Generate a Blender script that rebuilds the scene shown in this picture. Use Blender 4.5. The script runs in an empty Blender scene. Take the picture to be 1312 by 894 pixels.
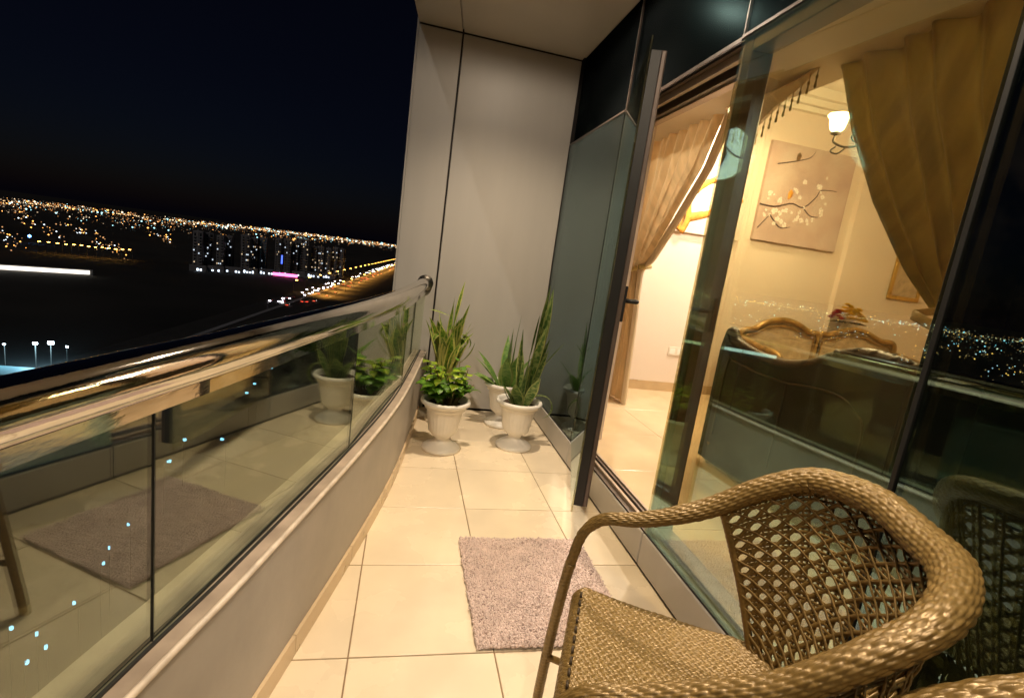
import bpy, math, random
from mathutils import Vector, Matrix
random.seed(7)
R = math.radians
scene = bpy.context.scene
COL = scene.collection

# ------------------------------------------------------------------ camera, sky, city fill, exposure
CAM_H = 1.2375
def cam_axes(yaw, pit, roll):
    f = Vector((math.sin(yaw)*math.cos(pit), math.cos(yaw)*math.cos(pit), math.sin(pit)))
    r = Vector((math.cos(yaw), -math.sin(yaw), 0)); u = r.cross(f)
    c, s = math.cos(roll), math.sin(roll)
    return c*r + s*u, -s*r + c*u, f
cr, cu, cf = cam_axes(R(12.826), R(-10.246), R(7.917))
cd = bpy.data.cameras.new('camera'); cam = bpy.data.objects.new('camera', cd); COL.objects.link(cam)
cam.matrix_world = Matrix(((cr.x, cu.x, -cf.x, 0), (cr.y, cu.y, -cf.y, 0), (cr.z, cu.z, -cf.z, CAM_H), (0, 0, 0, 1)))
cd.sensor_width = 36; cd.lens = 634.6/1312*36; cd.clip_start = 0.02; cd.clip_end = 40000
scene.camera = cam

world = bpy.data.worlds.new('World'); scene.world = world; world.use_nodes = True
wn = world.node_tree.nodes; wl = world.node_tree.links
sky = wn.new('ShaderNodeTexSky'); sky.sky_type = 'NISHITA'; sky.sun_disc = False
sky.sun_elevation = R(-5); sky.sun_rotation = R(-30); sky.altitude = 60
wn['Background'].inputs['Strength'].default_value = 0.04
tint = wn.new('ShaderNodeMix'); tint.data_type = 'RGBA'; tint.blend_type = 'MULTIPLY'; tint.inputs[0].default_value = 1
tint.inputs[7].default_value = (.5, .75, 1.4, 1); wl.new(sky.outputs[0], tint.inputs[6]); 
glow = wn.new('ShaderNodeMix'); glow.data_type = 'RGBA'; glow.blend_type = 'ADD'; glow.inputs[0].default_value = 1
glow.inputs[7].default_value = (.022, .024, .058, 1); wl.new(tint.outputs[2], glow.inputs[6]); wl.new(glow.outputs[2], wn['Background'].inputs[0])

city_fill = bpy.data.lights.new('city_fill', 'SUN'); city_fill.energy = 0.25; city_fill.angle = R(0.5); city_fill.color = (1, .93, .84)  # added sun lamp, stands in for city glow on the towers
mo = bpy.data.objects.new('city_fill', city_fill); COL.objects.link(mo)
mo.rotation_euler = (R(52), 0, R(-30))

scene.view_settings.view_transform = 'Standard'; scene.view_settings.look = 'None'
scene.view_settings.exposure = 0.0; scene.view_settings.gamma = 1; scene.view_settings.use_curve_mapping = False
cy = scene.cycles
cy.use_denoising = True; cy.max_bounces = 10; cy.diffuse_bounces = 4; cy.glossy_bounces = 6
cy.transmission_bounces = 6; cy.transparent_max_bounces = 24; cy.caustics_reflective = False; cy.caustics_refractive = False
cy.sample_clamp_indirect = 3.0; cy.use_light_tree = True

# ------------------------------------------------------------------ materials
def nodes_of(m): return m.node_tree.nodes, m.node_tree.links
def setin(b, n, v):
    if n in b.inputs: b.inputs[n].default_value = v
def pm(name, col, rough=.5, metal=0, var=.12, scale=6, bump=0, bscale=80, spec=.5, coat=0, rvar=.12, stretch=None, objvar=0):
    m = bpy.data.materials.new(name); m.use_nodes = True
    n, l = nodes_of(m); b = n['Principled BSDF']
    b.inputs['Roughness'].default_value = rough; b.inputs['Metallic'].default_value = metal
    setin(b, 'Specular IOR Level', spec); setin(b, 'Coat Weight', coat); setin(b, 'Coat Roughness', .15)
    tc = n.new('ShaderNodeTexCoord'); src = tc.outputs['Object']
    if stretch:
        mp = n.new('ShaderNodeMapping'); mp.inputs['Scale'].default_value = stretch
        l.new(src, mp.inputs[0]); src = mp.outputs[0]
    nz = n.new('ShaderNodeTexNoise'); nz.inputs['Scale'].default_value = scale; nz.inputs['Detail'].default_value = 6
    l.new(src, nz.inputs['Vector'])
    rp = n.new('ShaderNodeValToRGB'); e = rp.color_ramp.elements
    e[0].position, e[1].position = .3, .7
    e[0].color = tuple(c*(1-var) for c in col) + (1,); e[1].color = tuple(min(1, c*(1+var)) for c in col) + (1,)
    l.new(nz.outputs[0], rp.inputs[0]); l.new(rp.outputs[0], b.inputs['Base Color'])
    if objvar:
        oi = n.new('ShaderNodeObjectInfo'); ov_ = n.new('ShaderNodeMapRange'); ov_.inputs[3].default_value = 1-objvar; ov_.inputs[4].default_value = 1+objvar
        l.new(oi.outputs['Random'], ov_.inputs[0]); hs = n.new('ShaderNodeHueSaturation'); l.new(ov_.outputs[0], hs.inputs['Value'])
        l.new(rp.outputs[0], hs.inputs['Color']); l.new(hs.outputs[0], b.inputs['Base Color'])
    if rvar:
        mr = n.new('ShaderNodeMapRange'); mr.inputs[3].default_value = max(0, rough-rvar); mr.inputs[4].default_value = min(1, rough+rvar)
        l.new(nz.outputs[0], mr.inputs[0]); l.new(mr.outputs[0], b.inputs['Roughness'])
    if bump:
        n2 = n.new('ShaderNodeTexNoise'); n2.inputs['Scale'].default_value = bscale; n2.inputs['Detail'].default_value = 4
        l.new(src, n2.inputs['Vector'])
        bp = n.new('ShaderNodeBump'); bp.inputs['Strength'].default_value = bump; bp.inputs['Distance'].default_value = .004
        l.new(n2.outputs[0], bp.inputs['Height']); l.new(bp.outputs[0], b.inputs['Normal'])
    return m
def em(name, col, strength, sample=False):
    m = bpy.data.materials.new(name); m.use_nodes = True
    n, l = nodes_of(m); n.remove(n['Principled BSDF'])
    e = n.new('ShaderNodeEmission'); e.inputs[0].default_value = (*col, 1); e.inputs[1].default_value = strength
    l.new(e.outputs[0], n['Material Output'].inputs[0])
    if not sample: m.cycles.emission_sampling = 'NONE'
    return m
def glass(name, tint, refl, r0, rough=.0, gmax=1.0, dust=.012):
    m = bpy.data.materials.new(name); m.use_nodes = True
    n, l = nodes_of(m); n.remove(n['Principled BSDF'])
    lw = n.new('ShaderNodeLayerWeight'); lw.inputs[0].default_value = .5
    p = n.new('ShaderNodeMath'); p.operation = 'POWER'; p.inputs[1].default_value = 5; l.new(lw.outputs['Facing'], p.inputs[0])
    ma = n.new('ShaderNodeMath'); ma.operation = 'MULTIPLY_ADD'; ma.inputs[1].default_value = gmax-r0; ma.inputs[2].default_value = r0
    l.new(p.outputs[0], ma.inputs[0])
    t = n.new('ShaderNodeBsdfTransparent'); t.inputs[0].default_value = (*tint, 1)
    g = n.new('ShaderNodeBsdfGlossy'); g.inputs[0].default_value = (*refl, 1); g.inputs['Roughness'].default_value = rough
    mx = n.new('ShaderNodeMixShader'); l.new(ma.outputs[0], mx.inputs[0]); l.new(t.outputs[0], mx.inputs[1]); l.new(g.outputs[0], mx.inputs[2])
    tc = n.new('ShaderNodeTexCoord'); nz = n.new('ShaderNodeTexNoise'); nz.inputs['Scale'].default_value = 5; nz.inputs['Detail'].default_value = 9; nz.inputs['Roughness'].default_value = .7
    l.new(tc.outputs['Object'], nz.inputs['Vector'])
    mr = n.new('ShaderNodeMapRange'); mr.inputs[1].default_value = .45; mr.inputs[2].default_value = .8; mr.inputs[3].default_value = 0; mr.inputs[4].default_value = dust
    l.new(nz.outputs[0], mr.inputs[0])
    df = n.new('ShaderNodeBsdfDiffuse'); df.inputs[0].default_value = (.55, .5, .42, 1)
    m2 = n.new('ShaderNodeMixShader'); l.new(mr.outputs[0], m2.inputs[0]); l.new(mx.outputs[0], m2.inputs[1]); l.new(df.outputs[0], m2.inputs[2])
    l.new(m2.outputs[0], n['Material Output'].inputs[0])
    return m

M = {}
M['tile'] = pm('cream_tile', (.80, .68, .50), .27, var=.09, scale=3, rvar=.05, spec=.5, objvar=.05)
M['grout'] = pm('grout', (.28, .19, .11), .9, var=.2, scale=30)
M['skirt'] = pm('skirting_tile', (.60, .46, .29), .3, var=.1, scale=5)
M['acp'] = pm('composite_panel', (.485, .46, .42), .44, var=.035, scale=2.2, stretch=(3, 3, .35), rvar=.06, spec=.5)
M['soffit'] = pm('soffit_panel', (.68, .63, .56), .4, var=.06, scale=1.5, rvar=.06)
M['plaster'] = pm('painted_plaster', (.36, .325, .285), .5, var=.14, scale=5, bump=.12, bscale=35)
M['sealant'] = pm('dark_sealant', (.02, .015, .012), .6)
M['steel'] = pm('polished_steel', (.64, .61, .57), .055, metal=1, var=.08, scale=9, rvar=.035, bump=.04, bscale=30, stretch=(4, .6, 4))
M['steel2'] = pm('brushed_steel', (.60, .55, .48), .28, metal=1, var=.12, scale=12, rvar=.1)
M['ledge'] = pm('stone_ledge', (.40, .32, .25), .35, var=.28, scale=9)
M['trim'] = pm('cream_edge_trim', (.66, .56, .45), .35, var=.18, scale=25)
M['bronze'] = pm('bronze_aluminium', (.13, .10, .085), .36, metal=.3, var=.1, scale=10)
M['lightframe'] = pm('champagne_aluminium', (.50, .40, .32), .35, metal=.4, var=.05)
M['rubber'] = pm('black_rubber', (.012, .012, .012), .5)
M['bal_glass'] = glass('balustrade_glass', (.90, .95, .90), (.95, .98, .86), .125)
M['fac_glass'] = glass('facade_glass', (.94, .88, .67), (.52, .86, 1.0), .265)
M['spandrel_glass'] = glass('spandrel_glass', (.9, .9, .9), (.5, .9, 1.0), .003, .25, gmax=.012, dust=.002)
M['bay_glass'] = glass('bay_glass', (.8, .8, .75), (.72, .92, .98), .125)
M['leaf_glass'] = glass('door_glass', (.85, .80, .60), (.80, .92, .98), .17)
M['backpan'] = pm('dark_backpan', (.007, .009, .010), .7, var=.2, scale=2, spec=0)
M['wicker'] = pm('golden_wicker', (.225, .142, .042), .36, metal=.22, var=.22, scale=140, rvar=.06, spec=.6)
M['wicker_dark'] = pm('wicker_gap', (.05, .03, .012), .6)
M['footcap'] = pm('pale_foot_cap', (.55, .42, .2), .5)
M['rugpile'] = pm('mauve_shag', (.63, .50, .45), .9, var=.10, scale=30, rvar=0, spec=.1)
M['rugback'] = pm('rug_backing', (.2, .13, .12), .95)
M['pot'] = pm('cream_plastic', (.86, .82, .74), .36, var=.06, scale=8)
M['soil'] = pm('potting_soil', (.05, .03, .018), .95, var=.5, scale=60, bump=.8, bscale=90)
M['stem'] = pm('plant_stem', (.17, .13, .05), .7, var=.3, scale=40)
M['wall_in'] = pm('cream_wall_paint', (.80, .675, .55), .6, var=.03, scale=2)
M['ceil_in'] = pm('ceiling_paint', (.82, .75, .62), .7, var=.02)
M['floor_in'] = pm('polished_floor_tile', (.66, .49, .30), .16, var=.08, scale=3)
M['skirt_in'] = pm('beige_skirting', (.50, .36, .2), .3, var=.1)
M['wood'] = pm('gilded_wood', (.30, .18, .055), .32, metal=.35, var=.4, scale=18)
M['wood_dark'] = pm('dark_carved_wood', (.06, .035, .015), .4, var=.5, scale=14)
M['uph'] = pm('tan_damask', (.48, .37, .24), .75, var=.25, scale=14)
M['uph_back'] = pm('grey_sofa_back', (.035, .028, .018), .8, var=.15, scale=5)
M['sconce'] = em('lit_shade', (1, .84, .58), 20, True)
M['iron'] = pm('antique_iron', (.05, .035, .02), .5, metal=.5)
M['canvas_edge'] = pm('canvas_edge', (.4, .25, .18), .8)
M['petal_w'] = pm('painted_white_petals', (.80, .74, .68), .8, var=.15, scale=40)
M['branch'] = pm('painted_branch', (.07, .035, .025), .8, var=.3, scale=30)
M['ochre'] = pm('painted_ochre', (.62, .28, .03), .7, var=.35, scale=22)
M['bird'] = pm('painted_bird', (.16, .09, .03), .8, var=.3, scale=60)
M['gold'] = pm('gold_frame', (.55, .36, .1), .3, metal=.8)
M['orange_fl'] = pm('orange_petals', (.95, .58, .04), .6, var=.25, scale=50)
M['red_fl'] = pm('red_petals', (.45, .03, .03), .6, var=.3, scale=50)
M['vase'] = pm('white_vase', (.7, .62, .5), .25)
M['white_plate'] = pm('white_socket', (.75, .68, .56), .4, var=.02)
M['lamp_disc'] = em('downlight_lens', (1, .78, .5), 6)

def curtain_mat(name, col, light):
    m = pm(name, col, .62, var=.22, scale=3, spec=.35, stretch=(1, 8, .7), rvar=.08)
    n, l = nodes_of(m); b = n['Principled BSDF']
    setin(b, 'Sheen Weight', .3)
    tc = n.new('ShaderNodeTexCoord'); v = n.new('ShaderNodeTexVoronoi'); v.inputs['Scale'].default_value = 26
    l.new(tc.outputs['Object'], v.inputs['Vector'])
    bp = n.new('ShaderNodeBump'); bp.inputs['Strength'].default_value = .35; bp.inputs['Distance'].default_value = .004
    l.new(v.outputs['Distance'], bp.inputs['Height']); l.new(bp.outputs[0], b.inputs['Normal'])
    tr = n.new('ShaderNodeBsdfTranslucent'); src = b.inputs['Base Color'].links[0].from_socket; l.new(src, tr.inputs[0])
    ms = n.new('ShaderNodeMixShader'); ms.inputs[0].default_value = light; l.new(b.outputs[0], ms.inputs[1]); l.new(tr.outputs[0], ms.inputs[2])
    l.new(ms.outputs[0], n['Material Output'].inputs[0])
    return m
M['curtain'] = curtain_mat('gold_damask_curtain', (.42, .31, .09), .16)
M['curtain2'] = curtain_mat('sandy_satin_curtain', (.62, .46, .25), .2)
M['sheer'] = pm('cream_sheer', (.78, .66, .46), .8, var=.1, scale=3, stretch=(1, 9, .6))

def leaf_mat(name, inner, band, edge, bscale, edgepos=.82, mott=30):
    m = bpy.data.materials.new(name); m.use_nodes = True
    n, l = nodes_of(m); b = n['Principled BSDF']; b.inputs['Roughness'].default_value = .38
    setin(b, 'Subsurface Weight', 0)
    uv = n.new('ShaderNodeUVMap'); sp = n.new('ShaderNodeSeparateXYZ'); l.new(uv.outputs[0], sp.inputs[0])
    a = n.new('ShaderNodeMath'); a.operation = 'MULTIPLY_ADD'; a.inputs[1].default_value = 2; a.inputs[2].default_value = -1
    l.new(sp.outputs[0], a.inputs[0])
    ab = n.new('ShaderNodeMath'); ab.operation = 'ABSOLUTE'; l.new(a.outputs[0], ab.inputs[0])
    gt = n.new('ShaderNodeMath'); gt.operation = 'GREATER_THAN'; gt.inputs[1].default_value = edgepos; l.new(ab.outputs[0], gt.inputs[0])
    mp = n.new('ShaderNodeMapping'); mp.inputs['Scale'].default_value = (2.0, bscale, 1); l.new(uv.outputs[0], mp.inputs[0])
    nz = n.new('ShaderNodeTexNoise'); nz.inputs['Scale'].default_value = 1.0; nz.inputs['Detail'].default_value = 5; nz.inputs['Distortion'].default_value = .6
    l.new(mp.outputs[0], nz.inputs['Vector'])
    rp = n.new('ShaderNodeValToRGB'); e = rp.color_ramp.elements; e[0].position, e[1].position = .42, .58
    e[0].color = (*inner, 1); e[1].color = (*band, 1); l.new(nz.outputs[0], rp.inputs[0])
    mx = n.new('ShaderNodeMix'); mx.data_type = 'RGBA'; l.new(gt.outputs[0], mx.inputs[0]); l.new(rp.outputs[0], mx.inputs[6]); mx.inputs[7].default_value = (*edge, 1)
    oi = n.new('ShaderNodeObjectInfo'); hv = n.new('ShaderNodeHueSaturation')
    mr = n.new('ShaderNodeMapRange'); mr.inputs[3].default_value = .7; mr.inputs[4].default_value = 1.3; l.new(oi.outputs['Random'], mr.inputs[0])
    l.new(mr.outputs[0], hv.inputs['Value']); l.new(mx.outputs[2], hv.inputs['Color']); l.new(hv.outputs[0], b.inputs['Base Color'])
    tr = n.new('ShaderNodeBsdfTranslucent'); l.new(hv.outputs[0], tr.inputs[0])
    ms = n.new('ShaderNodeMixShader'); ms.inputs[0].default_value = .35
    l.new(b.outputs[0], ms.inputs[1]); l.new(tr.outputs[0], ms.inputs[2]); l.new(ms.outputs[0], n['Material Output'].inputs[0])
    return m
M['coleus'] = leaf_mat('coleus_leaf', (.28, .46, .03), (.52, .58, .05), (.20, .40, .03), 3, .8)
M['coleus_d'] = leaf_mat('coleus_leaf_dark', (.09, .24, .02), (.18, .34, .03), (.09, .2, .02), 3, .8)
M['variegated'] = leaf_mat('variegated_leaf', (.12, .27, .03), (.36, .50, .08), (.74, .74, .24), 14, .62)
M['snake'] = leaf_mat('snake_leaf', (.07, .16, .035), (.32, .40, .14), (.44, .48, .16), 18, .82)
M['snake_b'] = leaf_mat('broad_leaf', (.13, .29, .055), (.26, .42, .10), (.40, .5, .15), 14, .8)

# ------------------------------------------------------------------ mesh helpers
class MB:
    def __init__(s): s.v = []; s.f = []; s.uv = None
    def add(s, vs, fs):
        o = len(s.v); s.v += [tuple(v) for v in vs]; s.f += [tuple(i+o for i in f) for f in fs]; return s
    def box(s, x0, y0, z0, x1, y1, z1, fr=None):
        vs = [(x, y, z) for z in (z0, z1) for y in (y0, y1) for x in (x0, x1)]
        if fr: vs = [fr(*v) for v in vs]
        return s.add(vs, [(0, 2, 3, 1), (4, 5, 7, 6), (0, 1, 5, 4), (1, 3, 7, 5), (3, 2, 6, 7), (2, 0, 4, 6)])
    def bbox(s, x0, y0, z0, x1, y1, z1, b=.004, fr=None):
        # box with chamfered edges
        def ring(z, i): return [(x0+i, y0, z), (x1-i, y0, z), (x1, y0+i, z), (x1, y1-i, z), (x1-i, y1, z), (x0+i, y1, z), (x0, y1-i, z), (x0, y0+i, z)]
        def inn(z): return [(x0+b, y0+b, z), (x1-b, y0+b, z), (x1-b, y0+b, z), (x1-b, y1-b, z), (x1-b, y1-b, z), (x0+b, y1-b, z), (x0+b, y1-b, z), (x0+b, y0+b, z)]
        vs = inn(z0)+ring(z0+b, b)+ring(z1-b, b)+inn(z1)
        if fr: vs = [fr(*v) for v in vs]
        fs = []
        for k in range(3):
            for i in range(8):
                j = (i+1) % 8; fs.append((k*8+i, k*8+j, (k+1)*8+j, (k+1)*8+i))
        fs.append(tuple(reversed(range(8)))); fs.append(tuple(range(24, 32)))
        return s.add(vs, fs)
    def prism(s, poly, z0, z1):
        n = len(poly)
        return s.add([(x, y, z0) for x, y in poly]+[(x, y, z1) for x, y in poly],
                     [tuple(reversed(range(n))), tuple(range(n, 2*n))]+[(i, (i+1) % n, n+(i+1) % n, n+i) for i in range(n)])
    def tube(s, pts, rad, n=12, cap=True, flat=None, up=(0, 0, 1)):
        pts = [Vector(p) for p in pts]; m = len(pts)
        rr = rad if isinstance(rad, (list, tuple)) else [rad]*m
        vs = []; fs = []; up = Vector(up); nrm = None
        for i, p in enumerate(pts):
            t = (pts[min(i+1, m-1)]-pts[max(i-1, 0)]).normalized()
            if nrm is None:
                nrm = up-t*up.dot(t)
                if nrm.length < 1e-3: nrm = Vector((1, 0, 0))-t*t.x
            else: nrm = nrm-t*nrm.dot(t)
            nrm.normalize(); bi = t.cross(nrm)
            for k in range(n):
                a = 2*math.pi*k/n
                vs.append(p+nrm*math.cos(a)*rr[i]+bi*math.sin(a)*rr[i]*(flat or 1))
        for i in range(m-1):
            for k in range(n):
                fs.append((i*n+k, i*n+(k+1) % n, (i+1)*n+(k+1) % n, (i+1)*n+k))
        if cap: fs += [tuple(reversed(range(n))), tuple((m-1)*n+k for k in range(n))]
        return s.add(vs, fs)
    def lathe(s, prof, c=(0, 0, 0), n=32, mod=None, cap=True):
        vs = []; fs = []
        for r, z in prof:
            for k in range(n):
                a = 2*math.pi*k/n; q = r*(mod(z, a) if mod else 1)
                vs.append((c[0]+q*math.cos(a), c[1]+q*math.sin(a), c[2]+z))
        for i in range(len(prof)-1):
            for k in range(n): fs.append((i*n+k, i*n+(k+1) % n, (i+1)*n+(k+1) % n, (i+1)*n+k))
        if cap: fs += [tuple(reversed(range(n))), tuple((len(prof)-1)*n+k for k in range(n))]
        return s.add(vs, fs)
    def grid(s, fn, nu, nv, closed_u=False):
        vs = [fn(i/(nu if closed_u else nu-1), j/(nv-1)) for j in range(nv) for i in range(nu)]
        fs = []
        for j in range(nv-1):
            for i in range(nu if closed_u else nu-1):
                i2 = (i+1) % nu
                fs.append((j*nu+i, j*nu+i2, (j+1)*nu+i2, (j+1)*nu+i))
        return s.add(vs, fs)
    def octa(s, c, r, sz=1):
        x, y, z = c
        return s.add([(x+r, y, z), (x-r, y, z), (x, y+r, z), (x, y-r, z), (x, y, z+r*sz), (x, y, z-r*sz)],
                     [(0, 2, 4), (2, 1, 4), (1, 3, 4), (3, 0, 4), (2, 0, 5), (1, 2, 5), (3, 1, 5), (0, 3, 5)])
    def mesh(s, name, base=(0, 0, 0), smooth=False):
        me = bpy.data.meshes.new(name)
        me.from_pydata([(v[0]-base[0], v[1]-base[1], v[2]-base[2]) for v in s.v], [], s.f)
        if s.uv:
            ul = me.uv_layers.new(name='UVMap')
            for lp in me.loops: ul.data[lp.index].uv = s.uv[lp.vertex_index]
        if smooth: me.shade_smooth() if hasattr(me, 'shade_smooth') else me.polygons.foreach_set('use_smooth', [True]*len(me.polygons))
        me.update(); return me
    def build(s, name, mat, parent=None, smooth=False, kind=None):
        base = parent['_b'] if parent is not None and '_b' in parent else (0, 0, 0)
        return link(name, s.mesh(name, base, smooth), mat, parent, kind)
BASES = {}
def link(name, me, mat, parent=None, kind=None):
    if mat is not None and len(me.materials) == 0: me.materials.append(mat)
    o = bpy.data.objects.new(name, me); COL.objects.link(o)
    if parent is not None:
        o.parent = parent
        if '_b' in parent: o['_b'] = parent['_b']
    if kind: o['kind'] = kind
    return o
def tag(o, label, cat=None, group=None, kind=None):
    o['label'] = label
    if cat: o['category'] = cat
    if group: o['group'] = group
    if kind: o['kind'] = kind
    return o
def thing(name, label, cat, base=(0, 0, 0), group=None, kind=None):
    o = bpy.data.objects.new(name, None); COL.objects.link(o); o.location = base; o['_b'] = tuple(base)
    o.empty_display_size = .1
    return tag(o, label, cat, group, kind)
def struct(name, base=(0, 0, 0)):
    o = bpy.data.objects.new(name, None); COL.objects.link(o); o.location = base; o['_b'] = tuple(base); o['kind'] = 'structure'
    return o
def copy_tree(o, parent=None):
    c = o.copy(); COL.objects.link(c)
    if parent is not None: c.parent = parent
    for ch in list(o.children): copy_tree(ch, c)
    return c
def catmull(pts, n, closed=False):
    pts = [Vector(p) for p in pts]; m = len(pts); out = []
    for k in range(n):
        t = k/(n-1)*(m-1); i = min(int(t), m-2); f = t-i
        p = lambda q: pts[max(0, min(m-1, q))]
        p0, p1, p2, p3 = p(i-1), p(i), p(i+1), p(i+2)
        out.append(.5*(2*p1+(p2-p0)*f+(2*p0-5*p1+4*p2-p3)*f*f+(3*p1-p0-3*p2+p3)*f**3))
    return out
def lerp(a, b, t): return a+(b-a)*t
def interp(x, xs, ys):
    if x <= xs[0]: return ys[0]
    for i in range(len(xs)-1):
        if x <= xs[i+1]: return lerp(ys[i], ys[i+1], (x-xs[i])/(xs[i+1]-xs[i]))
    return ys[-1]

# ------------------------------------------------------------------ balcony shell
XF = 1.096        # outer face of the glazed facade
YE = 3.81         # end wall
ZS = 2.72         # soffit
ZW = .45          # parapet top
# inner line of the parapet: straight, gentle bend, straight
inner = [Vector((p.x, p.y)) for p in catmull([(-1.15, -2.0, 0), (-.60, 0, 0), (-.372, .83, 0), (-.288, 1.13, 0), (-.112, 1.84, 0), (.015, 2.45, 0), (.100, 3.05, 0), (.187, YE, 0)], 49)]
def offset(line, d):   # d > 0: outwards (to -X)
    out = []
    for i, p in enumerate(line):
        t = (line[min(i+1, len(line)-1)]-line[max(i-1, 0)]).normalized()
        out.append(p+Vector((-t.y, t.x))*d)
    return out
def wall_x(y):
    for i in range(len(inner)-1):
        if inner[i].y <= y <= inner[i+1].y: return lerp(inner[i].x, inner[i+1].x, (y-inner[i].y)/(inner[i+1].y-inner[i].y))
    return inner[0].x if y < inner[0].y else inner[-1].x
def strip(line_in, line_out, z0, z1, name, mat, parent, smooth=False):
    return MB().prism([(p.x, p.y) for p in line_in]+[(p.x, p.y) for p in reversed(line_out)], z0, z1).build(name, mat, parent, smooth)

floor = struct('balcony_floor')
fo = offset(inner, .05)
MB().prism([(p.x, p.y) for p in fo]+[(XF+.1, YE), (XF+.1, -2)], -.35, -.004).build('grout_bed', M['grout'], floor)
T = .45; g = .0022
def clip(poly, ymid):
    # keep what lies inside the parapet's middle line
    y0, y1 = ymid-.02, ymid+.02
    p = Vector((wall_x(y0)-.04, y0)); q = Vector((wall_x(y1)-.04, y1)); d = q-p
    def side(v): return d.x*(v[1]-p.y)-d.y*(v[0]-p.x)
    out = []
    for i in range(len(poly)):
        A, B = poly[i], poly[(i+1) % len(poly)]; sa, sb = side(A), side(B)
        if sa <= 0: out.append(A)
        if (sa < 0) != (sb < 0) and abs(sa-sb) > 1e-9:
            t = sa/(sa-sb); out.append((A[0]+(B[0]-A[0])*t, A[1]+(B[1]-A[1])*t))
    return out
for iy in range(-8, 6):
    for ix in range(-5, 4):
        x0, x1 = max(-3, -.066+ix*T)+g, min(XF+.02, -.066+(ix+1)*T)-g
        y0, y1 = max(-2, 1.34+iy*T)+g, min(YE-.004, 1.34+(iy+1)*T)-g
        if x1-x0 < .03 or y1-y0 < .03: continue
        poly = clip([(x0, y0), (x1, y0), (x1, y1), (x0, y1)], (y0+y1)/2)
        if len(poly) < 3: continue
        area = abs(sum(poly[i][0]*poly[(i+1) % len(poly)][1]-poly[(i+1) % len(poly)][0]*poly[i][1] for i in range(len(poly))))/2
        if area < .002: continue
        cx = sum(p[0] for p in poly)/len(poly); cyy = sum(p[1] for p in poly)/len(poly)
        dz = random.uniform(-.0006, .0006)
        mb = MB(); n = len(poly); b = .0012
        ins = [(cx+(x-cx)*(1-b/.2), cyy+(y-cyy)*(1-b/.2)) for x, y in poly]
        mb.add([(x, y, -.02) for x, y in poly]+[(x, y, -b+dz) for x, y in poly]+[(x, y, dz) for x, y in ins],
               [(i, (i+1) % n, n+(i+1) % n, n+i) for i in range(n)]+[(n+i, n+(i+1) % n, 2*n+(i+1) % n, 2*n+i) for i in range(n)]+[tuple(range(2*n, 3*n))])
        mb.build('tile', M['tile'], floor)

# parapet: plastered low wall, tile skirting, ledge
pw = thing('parapet_wall', 'low beige plastered parapet wall under the glass balustrade', 'wall', (-.3, 1, 0))
strip(inner, offset(inner, .13), -.3, ZW-.012, 'plaster_wall', M['plaster'], pw)
strip(offset(inner, -.004), offset(inner, .134), ZW-.0118, ZW, 'coping', M['ledge'], pw)
# bright aluminium edge on the inner lip of the coping
MB().tube([(p.x, p.y, ZW-.004) for p in offset(inner, -.002)], .0075, 8).build('edge_trim', M['trim'], pw, True)
# skirting tiles, one by one
sl = []
y = -1.8
def at_y(yv): return Vector((wall_x(yv), yv))
edges = [-1.79+.45*k for k in range(13)]
for k in range(len(edges)-1):
    y0, y1 = edges[k]+.0012, min(edges[k+1]-.0012, YE-.005)
    if y1-y0 < .02: continue
    ln = [at_y(lerp(y0, y1, t/4)) for t in range(5)]
    strip(offset(ln, -.011), offset(ln, -.0005), .001, .068, 'skirting_tile', M['skirt'], pw)

# glass balustrade
gb = thing('glass_balustrade', 'glass balustrade with thick polished steel handrail on the parapet', 'balustrade', (-.3, 1, ZW))
gl = offset(inner, .045)
def along(line, step=.005):
    out = [line[0]]
    for i in range(len(line)-1):
        d = (line[i+1]-line[i]).length; n = max(1, int(d/step))
        for k in range(1, n+1): out.append(line[i].lerp(line[i+1], k/n))
    return out
gd = along(gl)
def sub(y0, y1): return [p for p in gd if y0 <= p.y <= y1]
joints = [-1.98, -.06, .905, 1.848, 2.80, YE-.01]
for k in range(len(joints)-1):
    ln = sub(joints[k], joints[k+1]); ln[0] = ln[0]+(ln[1]-ln[0]).normalized()*.002; ln[-1] = ln[-1]-(ln[-1]-ln[-2]).normalized()*.002
    ln = [ln[0], ln[-1]]      # each pane is flat
    MB().prism([(p.x, p.y) for p in offset(ln, -.0035)]+[(p.x, p.y) for p in reversed(offset(ln, .0035))], ZW+.005, .906).build('glass_panel', M['bal_glass'], gb)
for k in range(1, len(joints)-1):
    p = min(gd, key=lambda q: abs(q.y-joints[k]))
    MB().box(p.x-.0025, p.y-.0012, ZW+.004, p.x+.0025, p.y+.0012, .904).build('joint_seal', M['rubber'], gb)
strip(offset(gl, -.010), offset(gl, -.0040), ZW+.0005, ZW+.006, 'base_channel', M['rubber'], gb)
strip(offset(gl, .0040), offset(gl, .010), ZW+.0005, ZW+.006, 'base_channel', M['rubber'], gb)
strip(offset(gl, -.012), offset(gl, .012), .9045, .932, 'rail_channel', M['steel'], gb)
rl = [p for i, p in enumerate(gl)]
hr = MB().tube([(p.x, p.y, .970) for p in along(offset(inner, .055), .05)], .0435, 28).build('handrail', M['steel'], gb, True)
e = gl[-1]
MB().tube([(e.x-.01, YE-.024, .970), (e.x-.01, YE-.002, .970)], .060, 28).build('wall_flange', M['steel2'], gb, True)

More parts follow.
